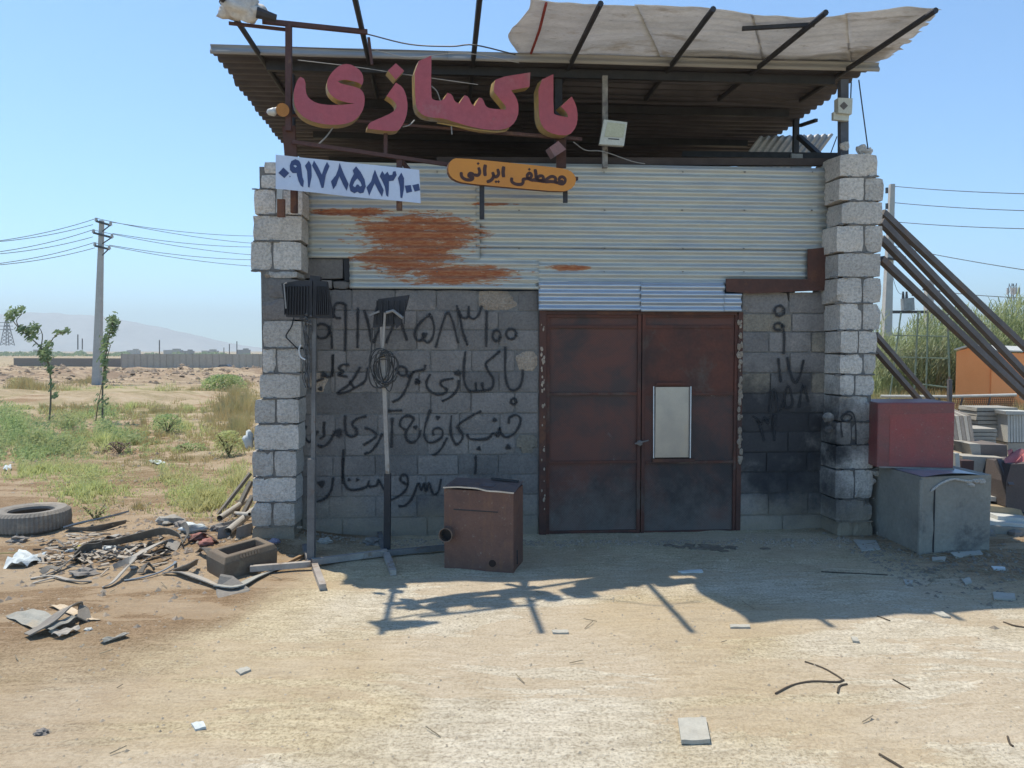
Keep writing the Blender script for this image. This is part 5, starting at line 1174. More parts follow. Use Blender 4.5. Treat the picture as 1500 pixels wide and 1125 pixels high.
for (x, y0, y1, Yd, lab) in ((114, 490, 512, 210, 'thin far pole left of the tall concrete pole, taller of two'), (120.5, 496, 512, 230, 'thin far pole left of the tall concrete pole, shorter of two'), (233.5, 498, 521, 220, 'thin far pole standing at the boundary wall'),
                          (328, 509, 519, 300, 'thin far pole above the parked car'), (336, 504, 519, 260, 'taller thin far pole above the parked car'), (347, 500, 519, 260, 'thin far pole nearest the workshop pier')):
    a = PY(x, y1, Yd); b = PY(x, y0, Yd); single(MB().tube([a, b], .16, 5), 'far_pole', m_met, a, lab, 'pole', 'thin far poles')

# ================================================================== FAR FIELD
m_tree = leafmat('sapling_leaf', (.18, .25, .13), (.23, .30, .15), (.16, .22, .12), .4)
m_wall = M('boundary_wall', (.44, .385, .33), (.39, .34, .29), sc=.3, fine=3, bump=0)
WY = 150.0
w0 = PY(178, 536, WY); w1 = PY(430, 536, WY - 6); topz = PY(178, 518.5, WY).z
bwl = thing('boundary_wall', w0, 'long low grey boundary wall across the field behind the parked car', 'wall')
n = 26
for i in range(n):
    a = w0.lerp(w1, i / n); b = w0.lerp(w1, (i + .985) / n); a.z = b.z = -2.2; h = topz - a.z
    MB().prism([a, b, b + Vector((0, 0, h)), a + Vector((0, 0, h))], (0, .25, 0)).build('wall_panel', m_wall, bwl)
    MB().bar(a + Vector((0, -.03, 0)), a + Vector((0, -.03, h)), .12).build('wall_post', m_wall, bwl)
a = PY(20, 531, WY + 15); b = PY(178, 530, WY + 10); a.z = b.z = -2.2
single(MB().prism([a, b, Vector((b.x, b.y, PY(178, 525, WY + 10).z)), Vector((a.x, a.y, PY(20, 524.5, WY + 15).z))], (0, .4, 0)), 'low_wall', M('dark_low_wall', (.22, .19, .165), bump=0), a, 'low dark wall running on to the left of the boundary wall', 'wall')
# low far houses and trees on the horizon
rr = random.Random(15)
for (x, wd, ht_, mt, lab) in ((62, 12, 4.5, m_lc, 'tiny pale house on the horizon just left of the tall concrete pole'), (196, 9, 4, m_lc, 'tiny house on the horizon above the left end of the boundary wall'), (254, 15, 4.2, m_lc, 'wide tiny white house on the horizon right of the middle far pole'),
                         (276, 8, 3.4, m_mc, 'tiny grey house beside the wide white one on the horizon'), (308, 13, 3.6, m_lc, 'tiny long pale shed on the horizon left of the two far poles'), (357, 10, 4.4, m_mc, 'tiny grey house on the horizon nearest the workshop pier')):
    Yd = 700; a = PY(x, 513, Yd); a.z = -2.2
    mb = MB().box(a + Vector((0, 0, ht_ / 2)), (wd / 2, 0, 0), (0, 4, 0), (0, 0, ht_ / 2)); mb.box(a + Vector((wd * .2, 0, ht_ + .6)), (wd * .2, 0, 0), (0, 2, 0), (0, 0, .6))
    single(mb, 'far_house', mt, a, lab, 'house')
q = Q()
for i in range(5200):
    x = rr.uniform(-20, 400); Yd = rr.uniform(430, 560); p = PY(x, 513, Yd); hN = 2.6 * float(fbm(x * .05, 3.0, 3, 90)) ** 2 * 2
    q.leaf((p.x, p.y, -2 + rr.random() * hN), (rr.gauss(0, 1), rr.gauss(0, 1), rr.gauss(0, 1)), rr.uniform(.5, 1.1))
o = q.build('far_tree_line', m_tree, None, (-250, 480, -2)); tag(o, 'thin dark line of far scrub and trees along the plain', 'far trees', kind='stuff')
# parked car
cg = PY(330, 545, 140); car = thing('parked_car', (cg.x, 140, cg.z), 'dark blue-grey saloon car parked before the far boundary wall', 'car')
L2, Wd = 2.15, .85; prof_ = [(-2.15, .25), (-2.15, .72), (-1.9, .86), (-1.2, .92), (-.7, 1.38), (.55, 1.42), (1.15, .95), (1.95, .84), (2.15, .6), (2.15, .25)]
o_ = Vector((cg.x, 140, cg.z)); MB().prism([o_ + Vector((x, -Wd, z)) for x, z in prof_], (0, 2 * Wd, 0)).build('car_body', M('car_paint', (.05, .065, .09), rough=.3, bump=0), car)
MB().prism([o_ + Vector((x, -Wd - .01, z)) for x, z in ((-.62, .97), (-.5, 1.32), (.45, 1.35), (.95, .97))], (0, .01, 0)).build('side_window', M('car_glass', (.10, .13, .16), rough=.1, bump=0), car)
for x in (-1.35, 1.3): MB().tube([o_ + Vector((x, -Wd - .02, .32)), o_ + Vector((x, Wd + .02, .32))], .32, 12).build('wheel', m_blk, car)
# saplings
def sapling(branches, Yd, label, leafs, r0=.022):
    base = branches[0][0]; b0 = PG(*base) if False else PY(*base, Yd); b0.z = float(zt(b0.x, Yd)) - .02
    t = thing('sapling', b0, label, 'young tree'); mb = MB()
    for k, br in enumerate(branches):
        P = [PY(x, y, Yd + .15 * math.sin(i + k)) for i, (x, y) in enumerate(br)]
        if k == 0: P[0] = b0
        P = cr(P, 3); mb.tube(P, [r0 * (1 if k == 0 else .55) * (1 - .7 * i / len(P)) + .003 for i in range(len(P))], 5)
    mb.build('trunk', M('sapling_bark', (.20, .17, .12), bump=0), t); q = Q(); rr = random.Random(len(label))
    for (x, y, rx, ry, n) in leafs:
        for i in range(n):
            a = rr.gauss(0, .45), rr.gauss(0, .45); p = PY(x + a[0] * rx, y + a[1] * ry, Yd + rr.gauss(0, .16))
            q.leaf(p, (rr.gauss(0, 1), rr.gauss(0, 1), rr.gauss(0, 1) + .6), rr.uniform(.04, .085))
    q.build('crown', m_tree, t); return t
sapling([[(72, 622), (74, 590), (74, 555), (70, 530), (60, 510), (48, 498), (30, 483), (18, 468), (14, 455)], [(60, 510), (62, 490), (55, 476)], [(48, 498), (40, 488), (38, 478)], [(66, 520), (78, 495), (95, 486)], [(30, 483), (24, 470), (32, 460)]], 19, 'thin leaning sapling with three leafy branches at the far left',
        [(14, 463, 9, 9, 70), (22, 456, 8, 6, 40), (33, 453, 5, 5, 25), (33, 482, 10, 7, 50), (46, 484, 12, 9, 90), (52, 478, 7, 6, 30), (66, 520, 12, 14, 160), (72, 505, 8, 8, 60), (73, 540, 6, 8, 50), (88, 487, 10, 4, 35), (98, 484, 4, 5, 25), (75, 568, 3, 14, 16), (82, 580, 5, 4, 18), (46, 495, 10, 7, 40)])
sapling([[(150, 616), (150, 580), (151, 555), (155, 520), (158, 500), (163, 478), (167, 466)], [(152, 560), (156, 530), (162, 505)], [(140, 618), (144, 590), (150, 560)]], 18.5, 'slim upright sapling with a leafy top, just right of the concrete pole',
        [(166, 472, 9, 12, 170), (164, 485, 8, 8, 70), (155, 497, 8, 10, 60), (152, 508, 6, 10, 50), (153, 530, 8, 14, 80), (154, 550, 5, 14, 40), (150, 590, 10, 20, 60)])
# ================================================================== GRASS, WEEDS
m_green = leafmat('weed_green', (.42, .47, .17), (.54, .55, .27), (.48, .46, .22), .45)
m_dgreen = leafmat('weed_dark_green', (.28, .38, .16), (.38, .46, .20), (.36, .39, .18), .45)
def patch(q, cx, cy, rx, ry, n, h, wd, up=1.0, spread=.6, leafy=False, clump=.5):
    for i in range(n):
        t = rr.random() * 6.283; s = min(1.7, abs(rr.gauss(0, .72))); px = cx + rx * s * math.cos(t); py = cy + ry * s * math.sin(t)
        if vnoise(px * .09, py * .22, 77) < clump * .8 + rr.random() * .2 - .1: continue
        p = PGf(px, py)
        if p is None: continue
        hh = h * rr.uniform(.3, 1.25) * max(.25, 1 - .45 * s) * (.45 + 1.1 * float(vnoise(px * .13, py * .3, 5)))
        if leafy:
            for k in range(3):
                z = hh * rr.random(); q.leaf((p[0] + rr.gauss(0, .04), p[1] + rr.gauss(0, .04), p[2] + z), (rr.gauss(0, 1), rr.gauss(0, 1), rr.gauss(0, 1) + 1), wd * rr.uniform(.7, 1.6))
        else:
            az = rr.uniform(0, 6.283); q.blade(p, (math.cos(az) * spread, math.sin(az) * spread, up), hh, wd, rr.uniform(.1, .7), 2)
def PGf(px, py):
    z = 0
    for _ in range(4):
        d = ray(px, py)
        if d.z >= -1e-4: return None
        s = (z - CAMH) / d.z; x, y = d.x * s, d.y * s
        if y > 200: return None
        z = .5 * z + .5 * zf(x, y)
    return (x, y, z - .01)
def zf(x, y):
    t = min(1, max(0, (y - 14) / 151)); return -1.75 * t * t * (3 - 2 * t)
rr = random.Random(21)
q = Q()
for (cx, cy, rx, ry, n, h) in [(300, 735, 62, 32, 5200, .16), (345, 705, 25, 25, 1800, .2), (130, 722, 58, 20, 4200, .14), (60, 690, 95, 16, 4200, .13), (130, 690, 55, 12, 2200, .13), (150, 652, 40, 16, 2400, .24), (245, 700, 30, 18, 1300, .13), (235, 622, 22, 9, 1000, .3), (355, 615, 14, 8, 300, .25), (300, 590, 30, 5, 500, .3), (200, 570, 140, 8, 1400, .22), (120, 610, 120, 16, 1500, .16), (270, 625, 80, 20, 1200, .14), (60, 545, 90, 4, 500, .4), (200, 552, 170, 4, 900, .5), (240, 555, 110, 5, 1300, .4), (200, 640, 130, 22, 2600, .08), (280, 600, 90, 14, 1600, .14), (40, 600, 50, 10, 700, .2), (215, 655, 130, 30, 2600, .09), (150, 575, 150, 10, 1600, .25), (300, 562, 60, 4, 500, .4), (20, 562, 30, 4, 400, .4), (100, 575, 90, 6, 900, .3), (190, 600, 60, 10, 1200, .22), (240, 680, 20, 7, 300, .13)]:
    patch(q, cx, cy, rx, ry, n, h, .018 if cy > 650 else .03)
patch(q, 300, 728, 62, 34, 1500, .15, .012, leafy=True); patch(q, 130, 705, 75, 28, 1500, .13, .012, leafy=True)
o = q.build('green_ground_cover', m_green, None, (-5, 11, 0)); tag(o, 'low green weeds and grass spreading over the field at the left', 'ground cover', kind='stuff')
q = Q()
for (cx, cy, rx, ry, n, h) in [(20, 640, 42, 30, 2600, .5), (60, 655, 60, 20, 1500, .35), (100, 628, 40, 14, 700, .35), (150, 612, 30, 12, 600, .5), (10, 612, 25, 14, 500, .5), (160, 640, 34, 16, 700, .3), (195, 650, 30, 14, 400, .22), (88, 655, 60, 14, 900, .2)]:
    patch(q, cx, cy, rx, ry, n, h, .026, leafy=True, clump=.52); patch(q, cx, cy, rx, ry, n, h, .014, clump=.5)
o = q.build('dark_weed_bank', m_dgreen, None, (-9, 14, 0)); tag(o, 'bank of darker leafy weeds at the far left below the saplings', 'weeds', kind='stuff')
q = Q()
for (cx, cy, rx, ry, n, h) in [(345, 592, 30, 22, 6500, .5), (352, 638, 20, 24, 4500, .42), (362, 610, 10, 30, 2500, .6), (330, 650, 30, 14, 1500, .2), (40, 573, 48, 9, 3200, .5), (85, 578, 40, 10, 1500, .35), (215, 652, 35, 8, 800, .14), (130, 560, 20, 4, 400, .4), (120, 560, 90, 8, 900, .3), (210, 622, 30, 14, 900, .2), (280, 575, 60, 10, 1500, .28), (180, 680, 90, 30, 1300, .08), (110, 640, 60, 20, 600, .2), (300, 655, 60, 30, 1200, .12), (150, 600, 150, 22, 6500, .16), (200, 585, 190, 9, 4200, .22), (230, 605, 130, 14, 4600, .18), (230, 640, 130, 20, 4200, .12), (330, 610, 50, 30, 3000, .3), (250, 670, 110, 18, 2200, .1), (70, 600, 60, 8, 900, .15), (60, 536, 60, 3, 500, .5), (260, 548, 110, 4, 800, .4), (360, 560, 20, 10, 900, .4), (180, 742, 120, 20, 500, .06), (320, 622, 60, 12, 900, .16), (205, 745, 14, 5, 260, .12)]:
    patch(q, cx, cy, rx, ry, n, h, .012 if cy > 600 else .03, spread=.35, clump=.38)
o = q.build('dry_grass', m_straw, None, (-6, 14, 0)); tag(o, 'dry straw yellow grass patches between the pier and the saplings', 'grass', kind='stuff')
def bush(px, py, Yd_none, r, h, n, mat, label, leaf=.03):
    p = PG(px, py); t = thing('bush', p, label, 'bush'); q = Q(); mb = MB()
    for k in range(9):
        az = rr.uniform(0, 6.28); tip = p + Vector((math.cos(az) * r * .7, math.sin(az) * r * .7, h * rr.uniform(.6, 1))); mb.tube([p, p.lerp(tip, .5) + Vector((0, 0, h * .1)), tip], [.012, .008, .003], 4)
    mb.build('stem', M('weed_stem', (.17, .15, .08), bump=0) if 'weed_stem' not in bpy.data.materials else bpy.data.materials['weed_stem'], t)
    for i in range(n):
        az = rr.uniform(0, 6.28); s = math.sqrt(rr.random()); z = h * rr.random() ** .8; k = math.sqrt(max(0, 1 - (z / h) ** 2)) 
        q.leaf(p + Vector((math.cos(az) * r * s * (.35 + .75 * k), math.sin(az) * r * s * (.35 + .75 * k), z)), (rr.gauss(0, 1), rr.gauss(0, 1), 1), leaf * rr.uniform(.7, 1.5))
    q.build('foliage', mat, t)
bush(328, 573, 0, .95, .75, 1500, m_dgreen, 'rounded green bush in the middle distance close to the pier', .06)
bush(245, 634, 0, .35, .40, 700, m_dgreen, 'small grey-green bush in the middle of the field', .025)
bush(175, 664, 0, .25, .2, 300, M('dry_brown_leaf', (.22, .15, .12)), 'small withered brown bush between green patches', .018)
bush(140, 762, 0, .16, .16, 220, m_green, 'little green tuft behind the curved rubber panel', .012)
bush(278, 660, 0, .3, .12, 300, m_dgreen, 'flat dark green plant on the bare patch left of the pier', .022)
bush(335, 668, 0, .26, .42, 700, m_green, 'thin upright olive weed near the white bag', .022)
bush(28, 566, 0, .7, .5, 500, m_straw, 'tan tumbleweed beside the rubble bank', .04)
# ================================================================== LITTER (left yard edge)
rr = random.Random(31)
m_rub = M('dusty_rubber', (.26, .235, .20), (.20, .18, .16), (.35, .30, .24), sc=5, fine=50, rough=.85, bump=.002)
m_rubd = M('dark_rubber', (.165, .15, .13), (.11, .105, .095), (.27, .23, .18), sc=5, fine=50, rough=.85, bump=.002)
m_rubl = M('dusty_pale_rubber', (.42, .385, .33), (.35, .32, .28), (.46, .39, .30), sc=5, fine=50, rough=.85)
def gp(x, y, h=0): p = PG(x, y); return Vector((p.x, p.y, p.z + h))
# tyre
tc = PG(42, 775); tc = Vector((tc.x, tc.y + .05, tc.z)); ty = thing('tyre', tc, 'worn tyre lying flat in the dirt at the left edge', 'tyre')
prof_t = [(.19, .03), (.215, .0), (.31, .0), (.338, .03), (.345, .10), (.338, .18), (.31, .21), (.23, .205), (.205, .19), (.20, .165), (.29, .16), (.30, .10), (.29, .05), (.20, .045)]
mb = MB(); n = 110; m_ = len(prof_t)
for i in range(n):
    a = 2 * math.pi * i / n
    for (r, z) in prof_t:
        r2 = r * 1.0 + (.010 if (i % 2 and r > .33) else 0); mb.v.append((tc.x + r2 * math.cos(a), tc.y + r2 * math.sin(a), tc.z + z - .01))
for i in range(n):
    for j in range(m_): mb.f.append((i * m_ + j, ((i + 1) % n) * m_ + j, ((i + 1) % n) * m_ + (j + 1) % m_, i * m_ + (j + 1) % m_))
mb.build('tyre_carcass', m_rub, ty, smooth=False)
# strips: ribbons of rubber, given by ground pixels with heights
def strip(pts, wd, mat, label, name='rubber_strip', cat='rubber strip', th=.008, flat=True, vert=None, group=None, widths=None):
    P = cr([gp(x, y, h) for x, y, h in pts], 5); n = len(P); mb = MB(); L = []
    for i, q in enumerate(P):
        d = (P[min(i + 1, n - 1)] - P[max(i - 1, 0)]).normalized(); t = i / (n - 1)
        ang = 0 if vert is None else vert[0] + (vert[1] - vert[0]) * t
        s = d.cross(Vector((0, 0, 1))).normalized(); u = s.cross(d); s2 = s * math.cos(ang) + u * math.sin(ang); u2 = s2.cross(d).normalized()
        k = wd / 2 * (.8 + .25 * math.sin(t * 7 + wd * 50)) if widths is None else wd / 2 * np.interp(t, [0, .5, 1], widths)
        L.append((q - s2 * k, q + s2 * k, q + s2 * k + u2 * th, q - s2 * k + u2 * th))
    o = 0
    for l in L: mb.v += [tuple(v) for v in l]
    for i in range(n - 1):
        for j in range(4): mb.f.append((i * 4 + j, i * 4 + (j + 1) % 4, (i + 1) * 4 + (j + 1) % 4, (i + 1) * 4 + j))
    mb.f += [(3, 2, 1, 0), tuple((n - 1) * 4 + k for k in range(4))]
    return single(mb, name, mat, P[0], label, cat, group)
strip([(97, 777, .03), (125, 774, .06), (150, 770, .07), (182, 762, .07)], .22, M('blue_grey_rubber', (.33, .36, .38), (.27, .30, .32), (.36, .34, .30), sc=4), 'curved blue-grey tyre tread section propped beside the flat tyre', vert=(.15, .35), th=.015)
strip([(100, 779, .03), (140, 780, .035), (185, 770, .04)], .07, m_rubd, 'dark underside flap below the blue-grey tread section', vert=(1.2, 1.2))
strip([(105, 822, .02), (130, 812, .09), (165, 808, .08), (200, 800, .08), (240, 794, .10), (262, 796, .07), (268, 804, .03)], .09, m_rubd, 'long dark looped rubber strip across the middle of the scrap heap', vert=(.7, 1.3))
strip([(185, 826, .02), (210, 815, .04), (236, 805, .06), (255, 800, .05), (250, 808, .02)], .10, m_rubl, 'broad pale tongue of rubber folded over the dark strip', vert=(.0, .6), widths=(.4, 1.1, 1))
strip([(62, 846, .01), (85, 838, .02), (105, 828, .05), (118, 821, .06), (124, 826, .02)], .06, m_rub, 'grey rubber curl left of the scrap heap', vert=(.1, 1))
strip([(110, 822, .04), (128, 815, .07), (150, 812, .08)], .11, m_rubd, 'dark flap standing up at the left end of the looped strip', vert=(1.3, 1.1))
strip([(150, 862, .005), (165, 858, .02), (184, 845, .06), (196, 834, .07), (190, 828, .04), (166, 834, .02)], .07, m_rubl, 'twisted pale grey strip bent like a hook below the scrap heap', vert=(.2, 1.2))
strip([(182, 852, .005), (210, 848, .01), (235, 842, .02), (254, 833, .03), (257, 825, .01)], .022, M('blue_hose', (.22, .26, .30)), 'thin blue-grey hose arc beside the hooked strip', 'hose', 'hose')
strip([(240, 842, .01), (265, 844, .03), (290, 852, .03), (318, 862, .02)], .075, m_rubl, 'flat pale strap running towards the bent dark plate', vert=(.3, .2))
strip([(316, 862, .02), (345, 864, .02), (372, 850, .015), (410, 834, .01)], .085, M('grey_metal_strap', (.38, .37, .33), (.30, .30, .27)), 'long grey metal strap passing under the lamp stand rail', 'metal_strap', 'strap', vert=(.1, .2))
single(MB().prism([gp(316, 862, .0), gp(318, 878, -.01), gp(365, 866, .0), gp(340, 858, .06), gp(322, 858, .075)], (0, .02, .01)), 'bent_plate', m_rub, gp(335, 868), 'bent brown plate corner with its edge up in front of the hollow block', 'bent plate')
strip([(45, 849, .005), (75, 847, .015), (100, 852, .01)], .03, m_rubl, 'upper of two pale splinters lying crossed below the heap', 'splinter', 'splinter'); strip([(48, 856, .005), (80, 850, .02)], .022, m_rubl, 'lower of two pale splinters lying crossed below the heap', 'splinter', 'splinter')
strip([(100, 852, .01), (118, 855, .015), (134, 853, .005)], .03, m_rub, 'reddish brown splinter right of the crossed ones', 'splinter', 'splinter')
strip([(268, 800, .03), (276, 793, .07), (272, 783, .09), (266, 779, .05)], .05, m_rubd, 'black curl of rubber behind the looped strip', vert=(.4, 1.4))
strip([(330, 772, .02), (345, 762, .08), (352, 756, .1)], .03, m_rubd, 'short black hooked strip near the broken tiles', vert=(.8, 1.0))
strip([(278, 797, .03), (300, 790, .05), (318, 797, .02)], .07, M('brown_leather', (.16, .10, .08), (.12, .08, .07)), 'brown leathery scrap beside the red rags', 'leather_scrap', 'scrap', vert=(.2, .8))
strip([(255, 838, .01), (272, 842, .05), (285, 838, .07), (290, 832, .05)], .09, m_rub, 'short curled strip leaning on the hollow block', vert=(.5, 1.3))
strip([(190, 786, .01), (202, 790, .02), (222, 790, .01)], .03, m_rubd, 'thin dark lip of rubber behind the heap', 'rubber_strip', vert=(.4, .6))
# papers, plastics, boards
def sheet(poly, mat, label, name, cat, h=.012, warp=.02, th=.003, lift=None):
    P = [gp(x, y, h) for x, y in poly]; lift = lift or [0] * len(P)
    P = [p + Vector((0, 0, l)) for p, l in zip(P, lift)]
    if len(P) == 4:
        f_ = lambda a, b: P[0].lerp(P[1], a).lerp(P[3].lerp(P[2], a), b) + Vector((0, 0, warp * mnoise.noise(Vector((a * 3 + P[0].x * 9, b * 3, P[0].y)))))
        mb = MB().grid(f_, 10, 8); mb.grid(lambda a, b: f_(a, b) - Vector((0, 0, th)), 10, 8); nn = 11; o = nn * 9
        for i in range(10): mb.f += [(i, i + 1, o + i + 1, o + i), (8 * nn + i, 8 * nn + i + 1, o + 8 * nn + i + 1, o + 8 * nn + i)]
        for j in range(8): mb.f += [(j * nn, (j + 1) * nn, o + (j + 1) * nn, o + j * nn), (j * nn + 10, (j + 1) * nn + 10, o + (j + 1) * nn + 10, o + j * nn + 10)]
    else: mb = MB().prism(P, (0, 0, -th))
    return single(mb, name, mat, sum(P, Vector()) / len(P), label, cat)
m_pap = M('dirty_white_plastic', (.62, .66, .66), (.50, .54, .54), sc=8, rough=.5, bump=.003); m_crd = M('cream_card', (.62, .50, .36), (.56, .45, .32), sc=6)
m_brd = M('grey_board', (.36, .345, .30), (.30, .29, .255), (.40, .33, .24), sc=4, fine=50)
sheet([(4, 833), (28, 812), (70, 818), (40, 832)], m_pap, 'crumpled white plastic sheet in the dirt near the left edge', 'plastic_sheet', 'plastic sheet', warp=.07, lift=(0, .03, .01, .02))
single(MB().tube([gp(0, 814, .02), gp(30, 814, .03)], .007, 5), 'yellow_stick', M('yellow_stick', (.5, .42, .2)), gp(0, 814), 'thin yellow stick under the white plastic sheet', 'stick')
sheet([(8, 905), (50, 897), (84, 915), (48, 925)], m_brd, 'grey-green board piece on the left of the small offcut pile', 'board_piece', 'board', h=.02, lift=(0, .01, .03, 0))
sheet([(70, 889), (94, 887), (148, 909), (126, 911)], m_crd, 'cream coloured card strip behind the small offcut pile', 'card_strip', 'card', h=.012)
strip([(40, 935, .02), (70, 925, .05), (100, 910, .09), (120, 902, .07), (124, 912, .01)], .12, m_rub, 'broad bent grey rubber piece arched over the offcut pile', vert=(.1, .7))
sheet([(62, 930), (108, 913), (115, 914), (78, 934)], m_brd, 'narrow upper slat in the small offcut pile', 'slat_offcut', 'offcut', h=.05); sheet([(75, 936), (110, 922), (118, 926), (90, 938)], m_rubl, 'short lower slat in the small offcut pile', 'slat_offcut', 'offcut', h=.03)
sheet([(146, 942), (183, 931), (190, 934), (152, 945)], m_brd, 'narrow grey slat lying alone right of the offcut pile', 'slat_offcut', 'offcut', h=.02)
sheet([(218, 676), (232, 674), (243, 679), (230, 682)], m_pap, 'flattened pale plastic scrap on the bare patch in the field', 'plastic_scrap', 'plastic scrap', warp=.05)
sheet([(44, 744), (62, 740), (64, 746), (52, 748)], m_lc, 'flat cream stone chip behind the tyre', 'stone_chip', 'stone')
sheet([(2, 685), (16, 682), (17, 689), (6, 691)], m_pap, 'pale cloth scrap in the weeds at the far left', 'cloth_scrap', 'scrap', warp=.06)
for i, (poly, mt, lab) in enumerate([([(993, 1058), (1034, 1057), (1040, 1090), (998, 1091)], 'tile', 'square pale grey broken tile lying in the foreground dirt'), ([(1069, 917), (1098, 917), (1099, 921), (1070, 921)], 'tile', 'small thin grey tile piece right of the shadow tip'), ([(808, 925), (832, 925), (833, 929), (810, 929)], 'tile', 'small flat chip below the heater shadow'),
                                     ([(345, 984), (362, 979), (368, 983), (352, 990)], 'tile', 'small greyish chip on the left of the yard'), ([(280, 1062), (298, 1060), (302, 1068), (286, 1071)], 'white', 'small white paper scrap in the foreground left'), ([(1246, 934), (1256, 936), (1259, 942), (1249, 941)], 'tile', 'small stone wedge alone in the middle right of the yard'),
                                     ([(1364, 898), (1380, 898), (1393, 906), (1380, 905)], 'tile', 'pointed pale chip at the edge of the shadow on the right'), ([(1454, 869), (1486, 871), (1488, 880), (1456, 879)], 'tile', 'flat grey stone in the shaded dirt at the far right'), ([(1452, 831), (1472, 832), (1473, 836), (1456, 836)], 'white', 'pale flake in the shade right of the concrete cube'),
                                     ([(1392, 811), (1436, 808), (1440, 813), (1400, 818)], 'tile', 'long flat stone at the foot of the concrete cube'), ([(1365, 818), (1386, 817), (1384, 823), (1366, 823)], 'tile', 'small flat stone just left of the cube foot'), ([(1250, 792), (1283, 793), (1290, 806), (1262, 808)], 'tile', 'grey stone slab at the foot of the right pier'),
                                     ([(1408, 850), (1420, 847), (1424, 855), (1414, 857)], 'tile', 'small angular stone in the shaded dirt'), ([(1323, 850), (1337, 852), (1336, 858), (1326, 857)], 'tile', 'little pale chip below the concrete cube in shade'), ([(993, 838), (1028, 836), (1030, 839), (998, 840)], 'white', 'thin pale lath at the shadow edge below the door')]):
    sheet(poly, {'tile': M('grey_tile%d' % i, (.47, .45, .39), (.39, .37, .32), sc=9, fine=70), 'white': m_pap}[mt], lab, 'tile_piece' if mt == 'tile' else 'pale_scrap', 'tile' if i < 2 else 'scrap', h=.012 if i else .022, warp=.004, th=.012 if i else .02)
m_twig = M('dark_twig', (.10, .08, .06), bump=0)
def twig(pts, r, label, mat=m_twig, name='twig'): single(MB().tube(cr([gp(x, y, .004) for x, y in pts], 4), r, 5), name, mat, gp(*pts[0]), label, 'twig')
twig([(1136, 1017), (1160, 1005), (1190, 999), (1225, 1000), (1236, 997)], .006, 'long curved dark cord lying in the foreground at the right'); twig([(1179, 970), (1205, 979), (1225, 990), (1236, 998)], .005, 'thin upper arm of the forked cord')
twig([(1241, 1003), (1230, 1006), (1227, 1016)], .006, 'short bent twig just right of the forked cord'); twig([(1288, 1106), (1312, 1120), (1330, 1132)], .006, 'twig at the bottom edge of the picture'); twig([(1308, 996), (1333, 1010)], .004, 'hair-thin twig right of the forked cord')
twig([(1470, 912), (1485, 917), (1502, 920)], .006, 'thin dark twig at the right edge near the shadow'); twig([(1285, 903), (1304, 910)], .004, 'thin twig just below the shadow edge'); twig([(1203, 838), (1240, 840), (1300, 843)], .006, 'straight dark wire lying in the shade below the right pier'); twig([(1476, 1080), (1479, 1090), (1484, 1094)], .005, 'tiny hooked twig near the right bottom corner')
mb = MB()
for i in range(40):
    x = 1040 + rr.gauss(0, 26); lump(mb, gp(x, 803 + rr.gauss(0, 2) + (x - 1040) * .03, .004), rr.uniform(.015, .04), i, (1.6, 1, .35), 3)
tag(mb.build('dark_soil_heap', M('dark_damp_soil', (.22, .18, .135)), None, gp(1040, 803)), 'low dark smear of soil in front of the door', 'soil', kind='stuff')
# hollow moulded block
a_, b_ = PG(329, 851), PG(406, 829); c_ = PG(303, 836); dv = (c_ - a_); du = (b_ - a_); dv = dv.normalized() * .30 if dv.length > .4 else dv
hb = thing('hollow_block', a_ + du / 2 + dv / 2, 'brown hollow moulded block with chamfered rim and a rectangular opening, left of the lamp stand', 'hollow block')
m_hb = M('clay_brown_block', (.185, .145, .105), (.155, .12, .09), (.21, .17, .125), sc=5, fine=60, bump=.003)
hH = .185
def hp(s, t, z, off=0):
    q = a_ + du * s + dv * t; q = Vector((q.x, q.y, a_.z - .02)); return q + Vector((0, 0, z))
def ringb(z, i_): return [hp(i_, i_ * 1.6, z), hp(1 - i_, i_ * 1.6, z), hp(1 - i_, 1 - i_ * 1.6, z), hp(i_, 1 - i_ * 1.6, z)]
lv = [ringb(0, 0), ringb(hH * .80, -.01), ringb(hH * 1.05, .035), ringb(hH * 1.06, .14), ringb(hH * .3, .17)]
mb = MB()
for l in lv: mb.v += [tuple(v) for v in l]
for k in range(4):
    for i in range(4): mb.f.append((k * 4 + i, k * 4 + (i + 1) % 4, k * 4 + 4 + (i + 1) % 4, k * 4 + 4 + i))
mb.f.append((16, 17, 18, 19)); mb.f.append((3, 2, 1, 0)); o = mb.build('block_shell', m_hb, hb); bv = o.modifiers.new('bevel', 'BEVEL'); bv.width = .008; bv.segments = 2
mb = MB()
for i in range(7):
    t = .30 + i * .055; mb.bar(hp(t, -.02, hH * .86), hp(t + .008, .035, hH * 1.04), .012)
mb.build('pressed_ribs', m_hb, hb)
